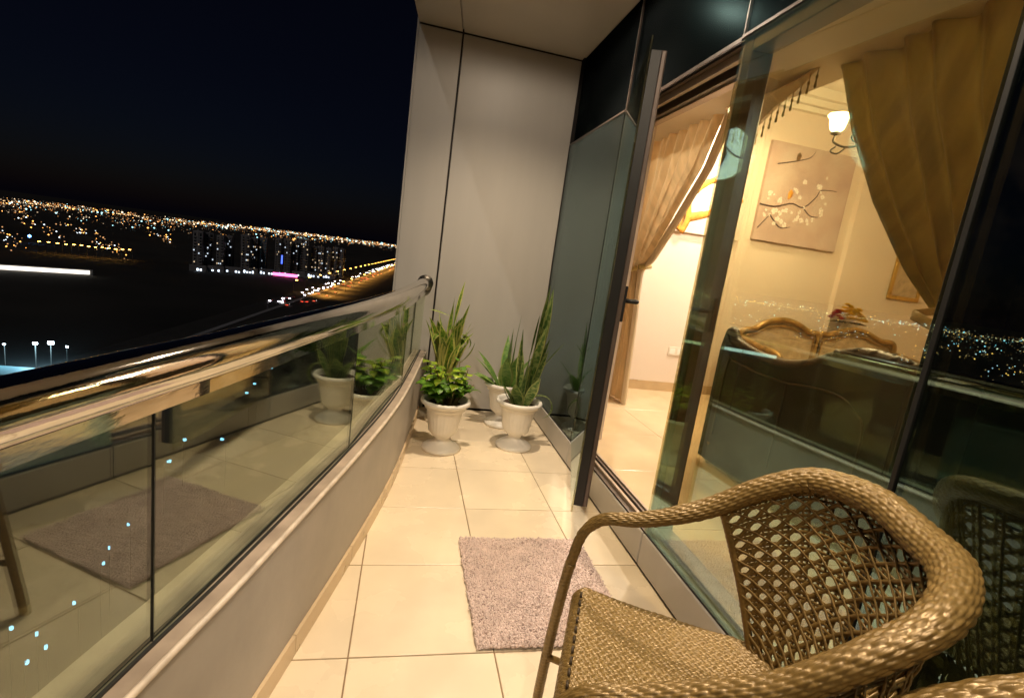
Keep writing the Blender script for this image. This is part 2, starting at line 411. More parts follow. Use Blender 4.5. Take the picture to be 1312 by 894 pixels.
# end wall of composite panels
ew = thing('end_wall', 'tall beige panel wall closing the far end of the balcony', 'wall', (.5, YE, 0))
MB().box(-.080, YE+.02, -.3, XF+.3, YE+.3, ZS+.3).build('backing', M['sealant'], ew)
SEAM = .2165
MB().bbox(-.088, YE, -.3, SEAM-.0065, YE+.019, ZS-.008, .003).build('panel', M['acp'], ew)
MB().bbox(SEAM+.0065, YE, .014, XF-.004, YE+.019, ZS-.008, .003).build('panel', M['acp'], ew)
MB().box(-.10, YE+.0005, -.3, -.0885, YE+.3, ZS+.3).build('panel', M['acp'], ew)

# soffit
so = struct('soffit')

def sx(yv, x_end, slope): return x_end+slope*(yv-YE)
SL, S2 = .118, .14
MB().prism([(sx(-2, -.075, SL), -2), (XF+.3, -2), (XF+.3, YE+.3), (sx(YE+.3, -.075, SL), YE+.3)], ZS+.03, ZS+.4).build('slab', M['soffit'], so)
def sp(xa, sa, xb, sb, y0, y1, nm='panel'):
    return MB().prism([(sx(y0, xa, sa), y0), (sx(y0, xb, sb), y0), (sx(y1, xb, sb), y1), (sx(y1, xa, sa), y1)], ZS, ZS+.02).build(nm, M['soffit'], so)
ys = [-2, .0, 1.9, YE-.006]
for k in range(2, 3):
    pass
sp(-.086, SL, SEAM-.006, S2, -2, YE-.006)
sp(SEAM+.006, S2, XF-.006, 0, -2, YE-.006)

# ------------------------------------------------------------------ glazed facade
fa = thing('glazed_facade', 'dark reflective glass facade with metal base beside the balcony', 'facade', (XF, 1, 0))
ZB, ZT = .17, 2.13
YH, YJ, YM = 2.81, 1.785, .833     # hinge side, right jamb, mullion
for (y0, y1) in ((-2, YM-.02), (YM-.014, YJ-.004), (YJ+.004, YH-.004), (YH+.004, YE-.001)):
    MB().bbox(XF-.004, y0, .012, XF+.03, y1, ZB-.012, .003).build('base_panel', M['acp'], fa)
MB().box(XF+.004, -2, -.02, XF+.05, YE-.001, ZB-.004).build('base_backing', M['rubber'], fa)
def pane(y0, y1, z0, z1, nm, mat, x=XF, t=.010):
    return MB().bbox(x, y0, z0, x+t, y1, z1, .0015).build(nm, mat, fa)
pane(YH+.004, YE-.004, ZB, ZT-.006, 'glass_pane', M['bay_glass'])
pane(YM+.006, YJ-.002, ZB, ZT-.006, 'glass_pane', M['fac_glass'])
pane(-2, YM-.006, ZB, ZT-.006, 'glass_pane', M['fac_glass'])
for (y0, y1) in ((-2, YM-.006), (YM+.006, YJ-.004), (YJ+.004, YH-.004), (YH+.004, YE-.004)):
    pane(y0, y1, ZT+.006, ZS-.002, 'spandrel_pane', M['spandrel_glass'])
# opaque back pans behind spandrels, bay and the dark bay beside the window
MB().box(XF+.03, -2, ZT+.02, XF+.10, YE+.02, ZS+.3).build('back_pan', M['backpan'], fa)
MB().box(XF+.05, YH+.03, .05, XF+.12, YE+.02, ZT+.0195).build('back_pan', M['backpan'], fa)
MB().box(XF+.13, -2, .05, XF+.2, YM-.02, ZT+.0195).build('back_pan', M['backpan'], fa)
# sealant joints and frames
for yv in (YM, YJ, YH):
    MB().box(XF+.002, yv-.0055 if yv != YJ else yv-.0035, ZT+.006, XF+.012, yv+.0055 if yv != YJ else yv+.0035, ZS-.002).build('joint_seal', M['bronze'], fa)
MB().box(XF-.004, YH+.002, ZT-.005, XF+.012, YE-.004, ZT+.005).build('transom_cap', M['bronze'], fa)
MB().box(XF-.004, -2, ZT-.0055, XF+.012, YJ-.002, ZT+.0055).build('transom_cap', M['bronze'], fa)
MB().bbox(XF-.006, YM-.0058, ZB, XF+.012, YM+.0058, ZT-.006, .001).build('mullion_cap', M['rubber'], fa)
MB().bbox(XF+.0122, YM-.03, ZB-.003, XF+.13, YM+.03, ZT-.006, .003).build('mullion', M['rubber'], fa)
MB().bbox(XF+.0125, YJ-.055, ZB-.003, XF+.10, YJ-.006, ZT, .003).build('jamb', M['bronze'], fa)
MB().bbox(XF+.0125, YJ-.0055, ZB+.02, XF+.13, YJ+.004, ZT-.01, .002).build('jamb_lining', M['lightframe'], fa)
MB().bbox(XF+.0125, YH-.004, ZB-.003, XF+.11, YH+.028, ZT, .003).build('jamb', M['lightframe'], fa)
MB().bbox(XF+.0125, YM+.03, ZB-.003, XF+.09, YJ-.056, ZB+.045, .003).build('bottom_rail', M['bronze'], fa)
MB().bbox(XF+.0125, YM+.03, ZT-.06, XF+.09, YJ-.056, ZT-.003, .003).build('top_rail', M['bronze'], fa)
# door head and threshold, stepped profiles
hd = [(.000, .004, ZT-.012, ZT+.004, 'bronze'), (.013, .035, ZT-.022, ZT-.002, 'bronze'), (.036, .055, ZT-.052, ZT-.004, 'lightframe'),
      (.056, .075, ZT-.040, ZT-.006, 'rubber'), (.076, .10, ZT-.075, ZT-.008, 'bronze'), (.101, .14, ZT-.085, ZT-.010, 'lightframe')]
for (a, b, z0, z1, mt) in hd:
    MB().box(XF+a, YJ+.005, z0, XF+b, YH-.005, z1).build('head_profile', M[mt], fa)
sd = [(.004, .030, ZB-.03, ZB-.003, 'bronze'), (.031, .046, ZB-.03, ZB+.012, 'lightframe'), (.047, .060, ZB-.03, ZB-.001, 'rubber'),
      (.061, .072, ZB-.03, ZB+.014, 'bronze'), (.073, .084, ZB-.03, ZB+.002, 'rubber'), (.085, .098, ZB-.03, ZB+.016, 'lightframe')]
for (a, b, z0, z1, mt) in sd:
    MB().box(XF+a, YJ+.005, z0, XF+b, YH-.005, z1).build('threshold_profile', M[mt], fa)

# open glass door leaf, hinged at the far side
HX, HY = XF+.002, YH
dl = Vector((.8025-HX, 1.916-HY)); LW = dl.length; dl.normalize(); nn = Vector((-dl.y, dl.x))
def lf(s_, n_, z_): q = Vector((HX, HY))+dl*s_+nn*n_; return (q.x, q.y, z_)
door = thing('balcony_door', 'glass door with dark bronze frame standing ajar onto the balcony', 'door', (HX, HY, ZB))
MB().bbox(.012, 0, ZB+.005, LW, .008, ZT-.006, .0015, lf).build('glass_pane', M['leaf_glass'], door)
fz0, fz1 = ZB+.03, ZT-.045
MB().bbox(LW-.075, .0085, fz0, LW-.022, .070, fz1, .003, lf).build('stile', M['bronze'], door)
MB().bbox(LW-.0215, .0085, fz0+.004, LW-.012, .050, fz1-.004, .002, lf).build('edge_gasket', M['rubber'], door)
MB().bbox(LW-.0215, .0505, fz0+.004, LW-.014, .066, fz1-.004, .002, lf).build('edge_profile', M['bronze'], door)
MB().bbox(.03, .0085, fz0, .085, .070, fz1, .003, lf).build('stile', M['bronze'], door)
MB().bbox(.086, .0085, fz0, LW-.076, .066, fz0+.06, .003, lf).build('rail', M['bronze'], door)
MB().bbox(.086, .0085, fz1-.055, LW-.076, .066, fz1, .003, lf).build('rail', M['bronze'], door)
hz = 1.13
hdl = MB().bbox(LW-.060, .0705, hz-.09, LW-.036, .082, hz+.06, .003, lf).build('handle', M['rubber'], door)
hb = MB(); hb.tube([lf(LW-.048, .082, hz), lf(LW-.048, .118, hz), lf(LW-.052, .128, hz), lf(LW-.066, .131, hz), lf(LW-.17, .131, hz-.004)], .0095, 10)
hb.build('lever', M['rubber'], hdl, True)

# ------------------------------------------------------------------ the room behind the glass
ZI = ZB
rm = struct('room_floor')
MB().box(XF+.11, -1.2, ZI-.05, 5.6, 4.4, ZI-.006).build('screed', M['grout'], rm)
yy = -1.2
for i in range(8):
    for j in range(10):
        x0, y0 = XF+.112+i*.6, -1.2+j*.6
        if x0 > 5.4: continue
        if y0 > 4.3: continue
        MB().bbox(x0+.001, y0+.001, ZI-.02, min(x0+.599, 5.6), min(y0+.599, 4.4), ZI, .001).build('tile', M['floor_in'], rm)
wb = thing('room_back_wall', 'cream wall inside the room behind the two paintings', 'wall', (3, 4.31, ZI))
MB().box(XF+.12, 4.31, ZI-.05, 4.2, 4.45, 3.1).build('wall_face', M['wall_in'], wb)
MB().box(4.2, 4.25, ZI-.05, 5.7, 4.45, 3.1).build('wall_face', M['wall_in'], wb)
MB().box(XF+.2, 4.295, ZI, 4.2, 4.309, ZI+.09).build('skirting', M['skirt_in'], wb)
MB().box(4.19, 4.236, ZI, 5.6, 4.249, ZI+.09).build('skirting', M['skirt_in'], wb)
for k, (d, z0, z1) in enumerate(((.14, 3.02, 3.10), (.09, 2.965, 3.019), (.05, 2.92, 2.964))):
    MB().box(XF+.9, 4.31-d, z0, 5.6, 4.309 if k else 4.309, z1).build('cornice', M['ceil_in'], wb)
ws = struct('room_side_wall'); MB().box(5.6, -1.2, ZI-.05, 5.75, 4.4, 3.2).build('wall_face', M['wall_in'], ws)
MB().box(XF+.2, -1.35, ZI-.05, 5.75, -1.2, 3.2).build('wall_face', M['wall_in'], ws)
rc = struct('room_ceiling')
MB().box(1.95, -1.2, 3.1, 5.7, 4.45, 3.2).build('ceiling_slab', M['ceil_in'], rc)
MB().box(XF+.105, -1.2, 2.30, 1.95, 4.45, 3.2).build('bulkhead', M['ceil_in'], rc)
# inner lining of the facade column by the dark bay
co = struct('room_column'); MB().box(XF+.2005, -1.2, ZI, 1.55, .72, 2.2995).build('wall_face', M['wall_in'], co)
MB().box(XF+.1205, YH+.04, ZI, 1.32, 4.309, 2.2995).build('wall_face', M['wall_in'], co)

# socket
so_ = thing('wall_socket', 'white double wall socket low on the cream wall inside the door', 'socket', (2.6, 4.31, .62))
MB().bbox(2.52, 4.301, .53, 2.68, 4.3095, .615, .002).build('plate', M['white_plate'], so_)
for sx_ in (2.56, 2.64):
    MB().bbox(sx_-.028, 4.2975, .545, sx_+.028, 4.3008, .60, .001).build('outlet', M['pot'], so_)

# paintings
def canvas_mat(name, c1, c2, c3):
    m = bpy.data.materials.new(name); m.use_nodes = True; n, l = nodes_of(m); b = n['Principled BSDF']; b.inputs['Roughness'].default_value = .75
    tc = n.new('ShaderNodeTexCoord'); nz = n.new('ShaderNodeTexNoise'); nz.inputs['Scale'].default_value = 2.6; nz.inputs['Detail'].default_value = 8
    l.new(tc.outputs['Object'], nz.inputs['Vector']); rp = n.new('ShaderNodeValToRGB'); e = rp.color_ramp.elements
    e[0].position, e[1].position = .32, .68; e[0].color = (*c1, 1); e[1].color = (*c3, 1); k = e.new(.5); k.color = (*c2, 1)
    l.new(nz.outputs[0], rp.inputs[0]); l.new(rp.outputs[0], b.inputs['Base Color']); return m
def painting(x0, x1, z0, z1, mat, label, kind):
    YP = 4.31
    t = thing('painting', label, 'painting', ((x0+x1)/2, YP, z0))
    MB().box(x0, YP-.035, z0, x1, YP-.0005, z1).build('canvas', mat, t)
    def P(u, v, d): return (lerp(x0, x1, u), YP-.035-d, lerp(z0, z1, v))
    def br(pts, r0, r1, mat='branch', d=.0015):
        c = catmull([P(u, v, d) for u, v in pts], 24)
        return MB().tube(c, [lerp(r0, r1, i/23) for i in range(24)], 6, flat=.35, up=(0, 0, 1)).build('painted_branch', M[mat], t, True)
    def blossoms(n, cs, s0, s1, mat='petal_w'):
        mb = MB(); W = x1-x0; H = z1-z0
        for _ in range(n):
            cx, cz, sp_ = random.choice(cs); u = random.gauss(cx, sp_); v = random.gauss(cz, sp_)
            if not (.03 < u < .97 and .03 < v < .97): continue
            r = random.uniform(s0, s1)
            for k in range(5):
                a = k*1.2566+random.random()
                px, pz = u*W+math.cos(a)*r*.6, v*H+math.sin(a)*r*.6
                ring = [(x0+px+math.cos(q*1.047)*r*.5, YP-.0372-random.random()*.0015, z0+pz+math.sin(q*1.047)*r*.5) for q in range(6)]
                mb.add([(x0+px, YP-.0395, z0+pz)]+ring, [(0, 1+(q+1) % 6, 1+q) for q in range(6)])
        return mb.build('painted_blossom', M[mat], t, False, 'stuff')
    if kind == 1:
        br([(-.0, .36), (.18, .36), (.36, .42), (.5, .40), (.62, .52), (.66, .60), (.78, .62), (.85, .62)], .008, .003)
        br([(.5, .40), (.60, .33), (.70, .33)], .007, .003); br([(.1, .78), (.3, .84), (.45, .90), (.50, .97)], .006, .002)
        br([(.14, .27), (.28, .16), (.40, .18)], .008, .003); br([(.03, .12), (.14, .27)], .006, .004)
        blossoms(46, [(.25, .28, .08), (.15, .32, .07), (.5, .30, .06), (.72, .36, .05), (.1, .5, .08), (.62, .6, .06), (.4, .55, .08)], .012, .026)
        for (u, v, mt, s_) in ((.33, .87, 'bird', 1), (.33, .49, 'ochre', 1.1)):
            c = P(u, v, .002); mb = MB()
            mb.tube([(c[0]-.02*s_, c[1], c[2]-.03*s_), (c[0]-.01*s_, c[1], c[2]), (c[0]-.004*s_, c[1], c[2]+.03*s_), (c[0]-.008*s_, c[1], c[2]+.052*s_)], [.006*s_, .022*s_, .024*s_, .006*s_], 8, flat=.3, up=(1, 0, 0))
            mb.build('painted_bird', M[mt], t, True)
    else:
        br([(.15, .0), (.22, .14), (.20, .33), (.40, .50), (.70, .62), (.93, .68)], .045, .02, 'ochre')
        br([(.22, .14), (.45, .20), (.75, .30), (.94, .40)], .04, .02, 'ochre'); br([(.13, .0), (.18, .13), (.17, .30)], .008, .004, 'branch', .012)
        blossoms(60, [(.5, .36, .09), (.35, .68, .1), (.7, .5, .1), (.8, .8, .1), (.3, .55, .08)], .02, .04)
    return t
painting(3.14, 4.08, 1.73, 2.625, canvas_mat('pink_canvas', (.44, .31, .27), (.54, .40, .34), (.62, .51, .44)), 'mauve canvas painting of a bird on a blossom branch, seen through the window', 1)
painting(2.27, 3.0, 1.69, 2.6, canvas_mat('white_canvas', (.62, .50, .40), (.72, .62, .52), (.66, .5, .4)), 'canvas painting of white blossoms on ochre branches, seen through the open door', 2)
pf = thing('picture_frame', 'small gilt picture frame beside the gold curtain', 'picture', (5.0, 4.25, 1.36))
for (a, b, c, d) in ((4.80, 1.36, 5.2, 1.40), (4.80, 1.80, 5.2, 1.84), (4.80, 1.4005, 4.84, 1.7995), (5.16, 1.4005, 5.2, 1.7995)):
    MB().bbox(a, 4.225, b, c, 4.2495, d, .004).build('frame', M['gold'], pf)
MB().box(4.8405, 4.238, 1.4005, 5.1595, 4.2492, 1.7995).build('picture', M['uph'], pf)

# chandelier: shade seen beside the curtain, the rest hidden by it
CH = Vector((3.02, 2.98, 2.42))
ch = thing('chandelier', 'antique iron chandelier with lit glass tulip shade beside the gold curtain', 'chandelier', (CH.x, CH.y, 3.1))
cb = MB(); cb.lathe([(.004, .68), (.06, .679), (.05, .65), (.012, .63), (.012, .25), (.03, .2), (.045, .1), (.03, 0), (.05, -.06), (.03, -.13), (.006, -.17)], CH, 20)
cb.build('body', M['iron'], ch, True)
lights_in = []
for k in range(5):
    a = math.atan2(3.24-CH.y, 2.88-CH.x)+k*2*math.pi/5
    d = Vector((math.cos(a), math.sin(a), 0)); Lr = .31
    arm = MB().tube(catmull([CH+d*.03+Vector((0, 0, .0)), CH+d*.12+Vector((0, 0, -.08)), CH+d*.22+Vector((0, 0, -.10)), CH+d*Lr+Vector((0, 0, -.06)), CH+d*(Lr+.0)+Vector((0, 0, -.01))], 16), .008, 8).build('arm', M['iron'], ch, True)
    MB().tube(catmull([CH+d*.22+Vector((0, 0, -.10)), CH+d*.27+Vector((0, 0, -.14)), CH+d*.32+Vector((0, 0, -.12)), CH+d*.29+Vector((0, 0, -.09))], 12), .006, 6).build('scroll', M['iron'], arm, True)
    c = CH+d*Lr
    MB().lathe([(.012, -.012), (.032, -.004), (.034, .006), (.02, .008)], c, 16).build('cup', M['iron'], arm, True)
    MB().lathe([(.022, .009), (.045, .03), (.055, .07), (.058, .10), (.075, .125), (.068, .128), (.05, .10), (.047, .07), (.038, .035), (.018, .014)], c, 24,
               lambda z, a_: 1+.06*max(0, z-.08)/.045*math.cos(6*a_)).build('shade', M['sconce'], arm, True)
pl = bpy.data.lights.new('chandelier_light', 'POINT'); pl.energy = 135; pl.color = (1, .89, .72); pl.shadow_soft_size = .22
po = bpy.data.objects.new('chandelier_light', pl); COL.objects.link(po); po.parent = ch; po.location = (0, 0, CH.z-.05-3.1)
# recessed ceiling lamps of the room
for i, (x, y, w) in enumerate(((2.6, 3.7, 75), (2.9, 1.2, 45))):
    t = thing('room_downlight', ('recessed lamp in the room ceiling near the back wall', 'recessed lamp in the room ceiling above the sofa')[i], 'downlight', (x, y, 3.1))
    MB().lathe([(.05, -.012), (.075, -.01), (.08, -.001), (.05, -.001)], (x, y, 3.1), 24, cap=False).build('trim_ring', M['lightframe'], t, True)
    MB().lathe([(.0005, -.004), (.05, -.004)], (x, y, 3.1), 24, cap=False).build('lens', M['lamp_disc'], t)
    L = bpy.data.lights.new('room_lamp', 'SPOT'); L.energy = w*3.3; L.color = (1, .89, .73); L.spot_size = R(140); L.spot_blend = .8; L.shadow_soft_size = .06
    o = bpy.data.objects.new('room_lamp', L); COL.objects.link(o); o.parent = t; o.location = (0, 0, -.03)

# curtains
def curtain(name, label, left, right, mat, lining=None, seed=1, tie_z=1.22, X=1.85, flip=False):
    """left/right: lists of (z, y) giving the two hanging edges; folds run between them"""
    rnd = random.Random(seed)
    zl, yl = zip(*sorted(left)); zr, yr = zip(*sorted(right)); z0, z1 = min(zl), max(zl)
    t = thing(name, label, 'curtain', (X, (yl[0]+yr[0])/2, z0))
    ph = [rnd.uniform(0, 6) for _ in range(4)]
    def fn(u, v):
        z = lerp(z0, z1, v); ya, yb = interp(z, zl, yl), interp(z, zr, yr)
        w = abs(yb-ya); amp = .05*min(1, .35+w)
        q = u+.012*math.sin(9*u+ph[0])
        y = lerp(ya, yb, q)+.008*math.sin(20*u+3*v+ph[1])
        # pleats lean with the drape
        x = X+amp*(.6*math.sin(2*math.pi*9*q+ph[2]+.8*v)+.35*math.sin(2*math.pi*4.3*q+ph[3]-1.5*v))+.03*math.sin(3*v+2*u)
        return (x, y, z)
    mb = MB(); mb.grid(fn, 150, 60); mb.build('drape', mat, t, True)
    return t, (lambda z: (interp(z, zl, yl), interp(z, zr, yr)))
rcl = [(2.31, 2.18), (2.293, 2.166), (1.99, 2.032), (1.669, 1.837), (1.40, 1.619), (1.221, 1.433), (1.1, 1.40), (.7, 1.44), (.2, 1.46)]
rcr = [(2.31, .80), (1.7, .82), (1.4, .98), (1.221, 1.20), (1.1, 1.21), (.7, 1.12), (.2, 1.08)]
ct, _ = curtain('curtain', 'heavy gold damask curtain swept aside behind the large window', rcl, rcr, M['curtain'], seed=3)
MB().tube(catmull([(1.79, 1.46, 1.235), (1.80, 1.32, 1.19), (1.80, 1.18, 1.20), (1.9, 1.14, 1.24), (1.92, 1.4, 1.27), (1.80, 1.47, 1.24)], 24), .018, 8, flat=.5).build('tieback', M['curtain2'], ct, True)
lcl = [(2.31, 4.27), (1.6, 4.28), (1.33, 4.20), (1.25, 4.10), (.8, 4.14), (.175, 4.18)]
lcr = [(2.31, 3.0), (2.284, 3.006), (1.996, 3.134), (1.627, 3.453), (1.361, 3.70), (1.29, 3.86), (1.1, 3.84), (.8, 3.80), (.175, 3.74)]
ct2, _ = curtain('curtain', 'sandy satin curtain tied back inside the open door', lcl, lcr, M['curtain2'], seed=8)
lsl = [(z, y+.05) for z, y in lcr]
lsr = [(z, y-.055) for z, y in lcr]
zl, yl = zip(*sorted(lsl)); zr, yr = zip(*sorted(lsr))
MB().grid(lambda u, v: (1.86+.012*math.sin(26*u), lerp(interp(lerp(.175, 2.31, v), zl, yl), interp(lerp(.175, 2.31, v), zr, yr), u), lerp(.175, 2.31, v)), 24, 50).build('sheer_lining', M['sheer'], ct2, True)
MB().tube(catmull([(1.78, 3.76, 1.30), (1.78, 3.95, 1.27), (1.8, 4.15, 1.30), (1.95, 4.2, 1.32), (1.95, 3.85, 1.33), (1.79, 3.74, 1.31)], 24), .02, 8, flat=.5).build('tieback', M['curtain'], ct2, True)
# swag valance with tassels
vz = [(2.16, 2.31), (2.24, 2.285), (2.31, 2.238), (2.45, 2.186), (2.53, 2.13), (2.62, 2.07), (2.72, 2.08), (2.80, 2.15), (2.88, 2.25), (2.92, 2.31)]
vy, vzz = zip(*vz)
va = thing('swag_valance', 'draped swag valance fringed with tassels above the window', 'valance', (1.78, 2.6, 2.3))
def vfn(u, v):
    y = lerp(2.16, 2.92, u); zb = interp(y, vy, vzz); z = lerp(2.309, zb, v)
    return (1.77+.03*math.sin(v*9+2*u)*math.sin(math.pi*u), y+.03*math.sin(math.pi*v)*(u-.5), z)
MB().grid(vfn, 60, 30).build('swag', M['curtain2'], va, True)
for k in range(15):
    y = 2.2+.045*k; z = interp(y, vy, vzz)
    tb = MB(); tb.tube([(1.77, y, z+.004), (1.77, y, z-.03), (1.77, y, z-.034), (1.77, y, z-.046), (1.77, y, z-.05), (1.77, y, z-.085), (1.77, y, z-.09)], [.002, .002, .006, .006, .003, .007, .002], 7)
    tb.build('tassel', M['curtain'], va, True)

# sofas
def sofa_near():
    t = thing('sofa', 'carved sofa seen from behind with its back to the window', 'sofa', (2.2, 1.8, ZI))
    prof = [(2.66, .90), (2.634, 1.006), (2.60, .985), (2.571, .956), (2.404, .919), (2.213, .909), (2.056, .933), (1.948, .977), (1.851, 1.028), (1.739, 1.059), (1.63, 1.059), (1.528, 1.05), (1.46, 1.027), (1.3, .96), (1.15, .915), (.98, .93), (.90, .98), (.87, .9)]
    prof = [(y, z-.022) for y, z in prof]
    c = catmull([(0, y, z) for y, z in prof], 70)
    mb = MB()
    n = len(c)
    vs = [(1.90, p.y, p.z-.012) for p in c]+[(1.90, p.y, .19) for p in c]+[(1.985, p.y, p.z-.012) for p in c]+[(1.985, p.y, .19) for p in c]
    fs = []
    for i in range(n-1):
        fs += [(i, i+1, n+i+1, n+i), (2*n+i, 3*n+i, 3*n+i+1, 2*n+i+1), (i, 2*n+i, 2*n+i+1, i+1)]
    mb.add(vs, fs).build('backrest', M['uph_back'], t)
    MB().tube([(1.94, p.y, p.z) for p in c], .034, 10).build('carved_frame', M['wood_dark'], t, True)
    # leaf carving on the crest
    rs = random.Random(9)
    for k in range(34):
        y = 2.02-.033*k+rs.uniform(-.01, .01); z = interp(y, [p[0] for p in prof[::-1]], [p[1] for p in prof[::-1]])
        s_ = (.35+.65*math.sin(math.pi*(k+.5)/34))*rs.uniform(.7, 1.15); d_ = rs.choice((1, 1, -1)); x = 1.935+rs.uniform(-.012, .012)
        lb = MB(); lb.tube([(x, y+.03*d_, z-.006), (x-.004, y+.012*d_, z+.012*s_+.004), (x-.004, y-.008*d_, z+.020*s_+.006), (x, y-.024*d_, z+.016*s_)], [.009, .018, .015, .004], 7, flat=1.1)
        lb.build('carved_leaf', M['wood_dark'], t, True)
    pc = catmull([(0, y, z) for y, z in [(2.56, .36), (2.56, .80), (2.50, .83), (2.3, .815), (2.1, .815), (1.9, .84), (1.76, .84), (1.68, .80), (1.62, .72), (1.62, .36)]], 60)
    MB().tube([(1.898, p.y, p.z) for p in pc], .006, 6).build('piping', M['wood_dark'], t, True)
    MB().tube([(1.898, 2.08, .36), (1.898, 2.08, .815)], .004, 6).build('seam', M['wood_dark'], t, True)
    MB().bbox(1.986, .92, .30, 2.62, 2.60, .58, .04).build('seat', M['uph'], t)
    for y in (2.60, .84):
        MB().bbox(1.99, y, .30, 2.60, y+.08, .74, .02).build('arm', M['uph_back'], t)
    for (x, y) in ((1.93, 2.58), (1.93, .94), (2.56, 2.58), (2.56, .94)):
        MB().lathe([(.02, 0), (.03, .02), (.018, .05), (.035, .13)], (x, y, ZI), 12).build('leg', M['wood'], t, True)
sofa_near()
def sofa_far():
    t = thing('sofa', 'gilt settee with two medallion backs against the cream wall', 'sofa', (3.9, 3.7, ZI))
    for (pts) in ([(3.03, .62), (3.022, .865), (3.15, .915), (3.258, .985), (3.417, 1.025), (3.577, 1.005), (3.744, .94), (3.845, .913), (3.845, .62)],
                  [(3.86, .62), (3.86, .918), (3.967, .941), (4.174, 1.008), (4.36, 1.005), (4.569, .94), (4.728, .925), (4.767, .81), (4.767, .62)]):
        c = catmull([(x, 0, z) for x, z in pts], 50); n = len(c)
        vs = [(p.x, 3.985, p.z) for p in c]+[(p.x, 4.04, p.z) for p in c]
        MB().add(vs, [tuple(range(n)), tuple(reversed(range(n, 2*n)))]+[(i, n+i, n+(i+1) % n, (i+1) % n) for i in range(n)]).build('backrest', M['uph'], t)
        cx = sum(p.x for p in c)/n
        fr = MB(); fr.tube([(p.x, 3.975, p.z) for p in c], .024, 10)
        f = fr.build('gilt_frame', M['wood'], t, True)
        MB().tube([(cx+(p.x-cx)*.90, 3.972, .62+(p.z-.62)*.86) for p in c], .008, 8).build('beading', M['wood'], f, True)
    MB().bbox(3.04, 3.40, .36, 4.76, 3.98, .60, .05).build('seat', M['uph'], t)
    MB().bbox(3.05, 3.41, .27, 4.75, 3.97, .358, .01).build('apron', M['wood'], t)
    for x in (3.03, 4.77):
        MB().tube(catmull([(x, 3.97, .82), (x, 3.7, .78), (x, 3.5, .76), (x, 3.45, .70), (x, 3.47, .55)], 16), .03, 8).build('arm', M['wood'], t, True)
    for (x, y) in ((3.09, 3.45), (4.71, 3.45), (3.09, 3.93), (4.71, 3.93)):
        MB().tube(catmull([(x, y, ZI), (x, y-.02, ZI+.05), (x, y, ZI+.1)], 8), [.016, .017, .018, .02, .023, .026, .028, .03], 8).build('leg', M['wood'], t, True)
sofa_far()
st = thing('pedestal_stand', 'slim pedestal stand behind the gilt settee carrying the flowers', 'stand', (4.28, 4.13, ZI))
MB().lathe([(.10, 0), (.10, .03), (.03, .06), (.025, .70), (.10, .73), (.10, .75)], (4.28, 4.13, ZI), 20).build('column', M['wood'], st, True)
fl = thing('flower_bouquet', 'bouquet of orange flowers in a vase behind the settee', 'flowers', (4.28, 4.13, .92))
MB().lathe([(.03, .0), (.05, .03), (.06, .08), (.035, .13), (.045, .15)], (4.28, 4.13, .92), 20).build('vase', M['vase'], fl, True)
for k in range(60):
    a = random.uniform(0, 6.28); r = .19*math.sqrt(random.random()); c = Vector((4.28+r*math.cos(a), 4.12+.5*r*math.sin(a), 1.09+.16*(1-(r/.19)**2)*random.uniform(.5, 1)))
    mb = MB()
    for ly in range(3):
        for q in range(7):
            an = q*.9+ly*.4+random.random()*.3; d = Vector((math.cos(an), math.sin(an), .25+.5*ly)).normalized()*(.040-.007*ly); pz = Vector((-d.y, d.x, 0))*.45
            mb.add([c, c+d*.6+pz, c+d+Vector((0, 0, .004)), c+d*.6-pz], [(0, 1, 2, 3)])
    mb.build('blossom', M['red_fl' if c.x < 4.17 else 'orange_fl'], fl)
for k in range(14):
    a = k*.45; d = Vector((math.cos(a), .5*math.sin(a), 0)); c = Vector((4.28, 4.12, 1.06)); p = Vector((-d.y, d.x, 0))*.03
    MB().add([c, c+d*.12+p+Vector((0, 0, .02)), c+d*.22, c+d*.12-p+Vector((0, 0, .02))], [(0, 1, 2, 3)]).build('leaf', M['stem'], fl)

# ------------------------------------------------------------------ balcony downlights
DL = ((.62, 2.70, 170), (.50, 1.10, 145), (.28, -.60, 100))
for i, (x, y, w) in enumerate(DL):
    t = thing('downlight', ('recessed soffit downlight above the potted plants', 'recessed soffit downlight above the rug', 'recessed soffit downlight behind the wicker chairs')[i], 'downlight', (x, y, ZS))
    MB().lathe([(.045, -.010), (.062, -.009), (.066, -.001), (.045, -.001)], (x, y, ZS), 28, cap=False).build('trim_ring', M['lightframe'], t, True)
    MB().lathe([(.0005, -.003), (.045, -.003)], (x, y, ZS), 28, cap=False).build('lens', M['lamp_disc'], t)
    L = bpy.data.lights.new('downlight_lamp', 'SPOT'); L.energy = w; L.color = (1, .80, .57); L.spot_size = R(129); L.spot_blend = 1; L.shadow_soft_size = .022
    o = bpy.data.objects.new('downlight_lamp', L); COL.objects.link(o); o.parent = t; o.location = (0, 0, -.02)
    L = bpy.data.lights.new('wide_fill', 'SPOT'); L.energy = w*.14; L.color = (1, .82, .63); L.spot_size = R(179); L.spot_blend = .25; L.shadow_soft_size = .045  # added wide fill that brightens the upper walls and soffit
    o = bpy.data.objects.new('wide_fill', L); COL.objects.link(o); o.parent = t; o.location = (0, 0, -.014)

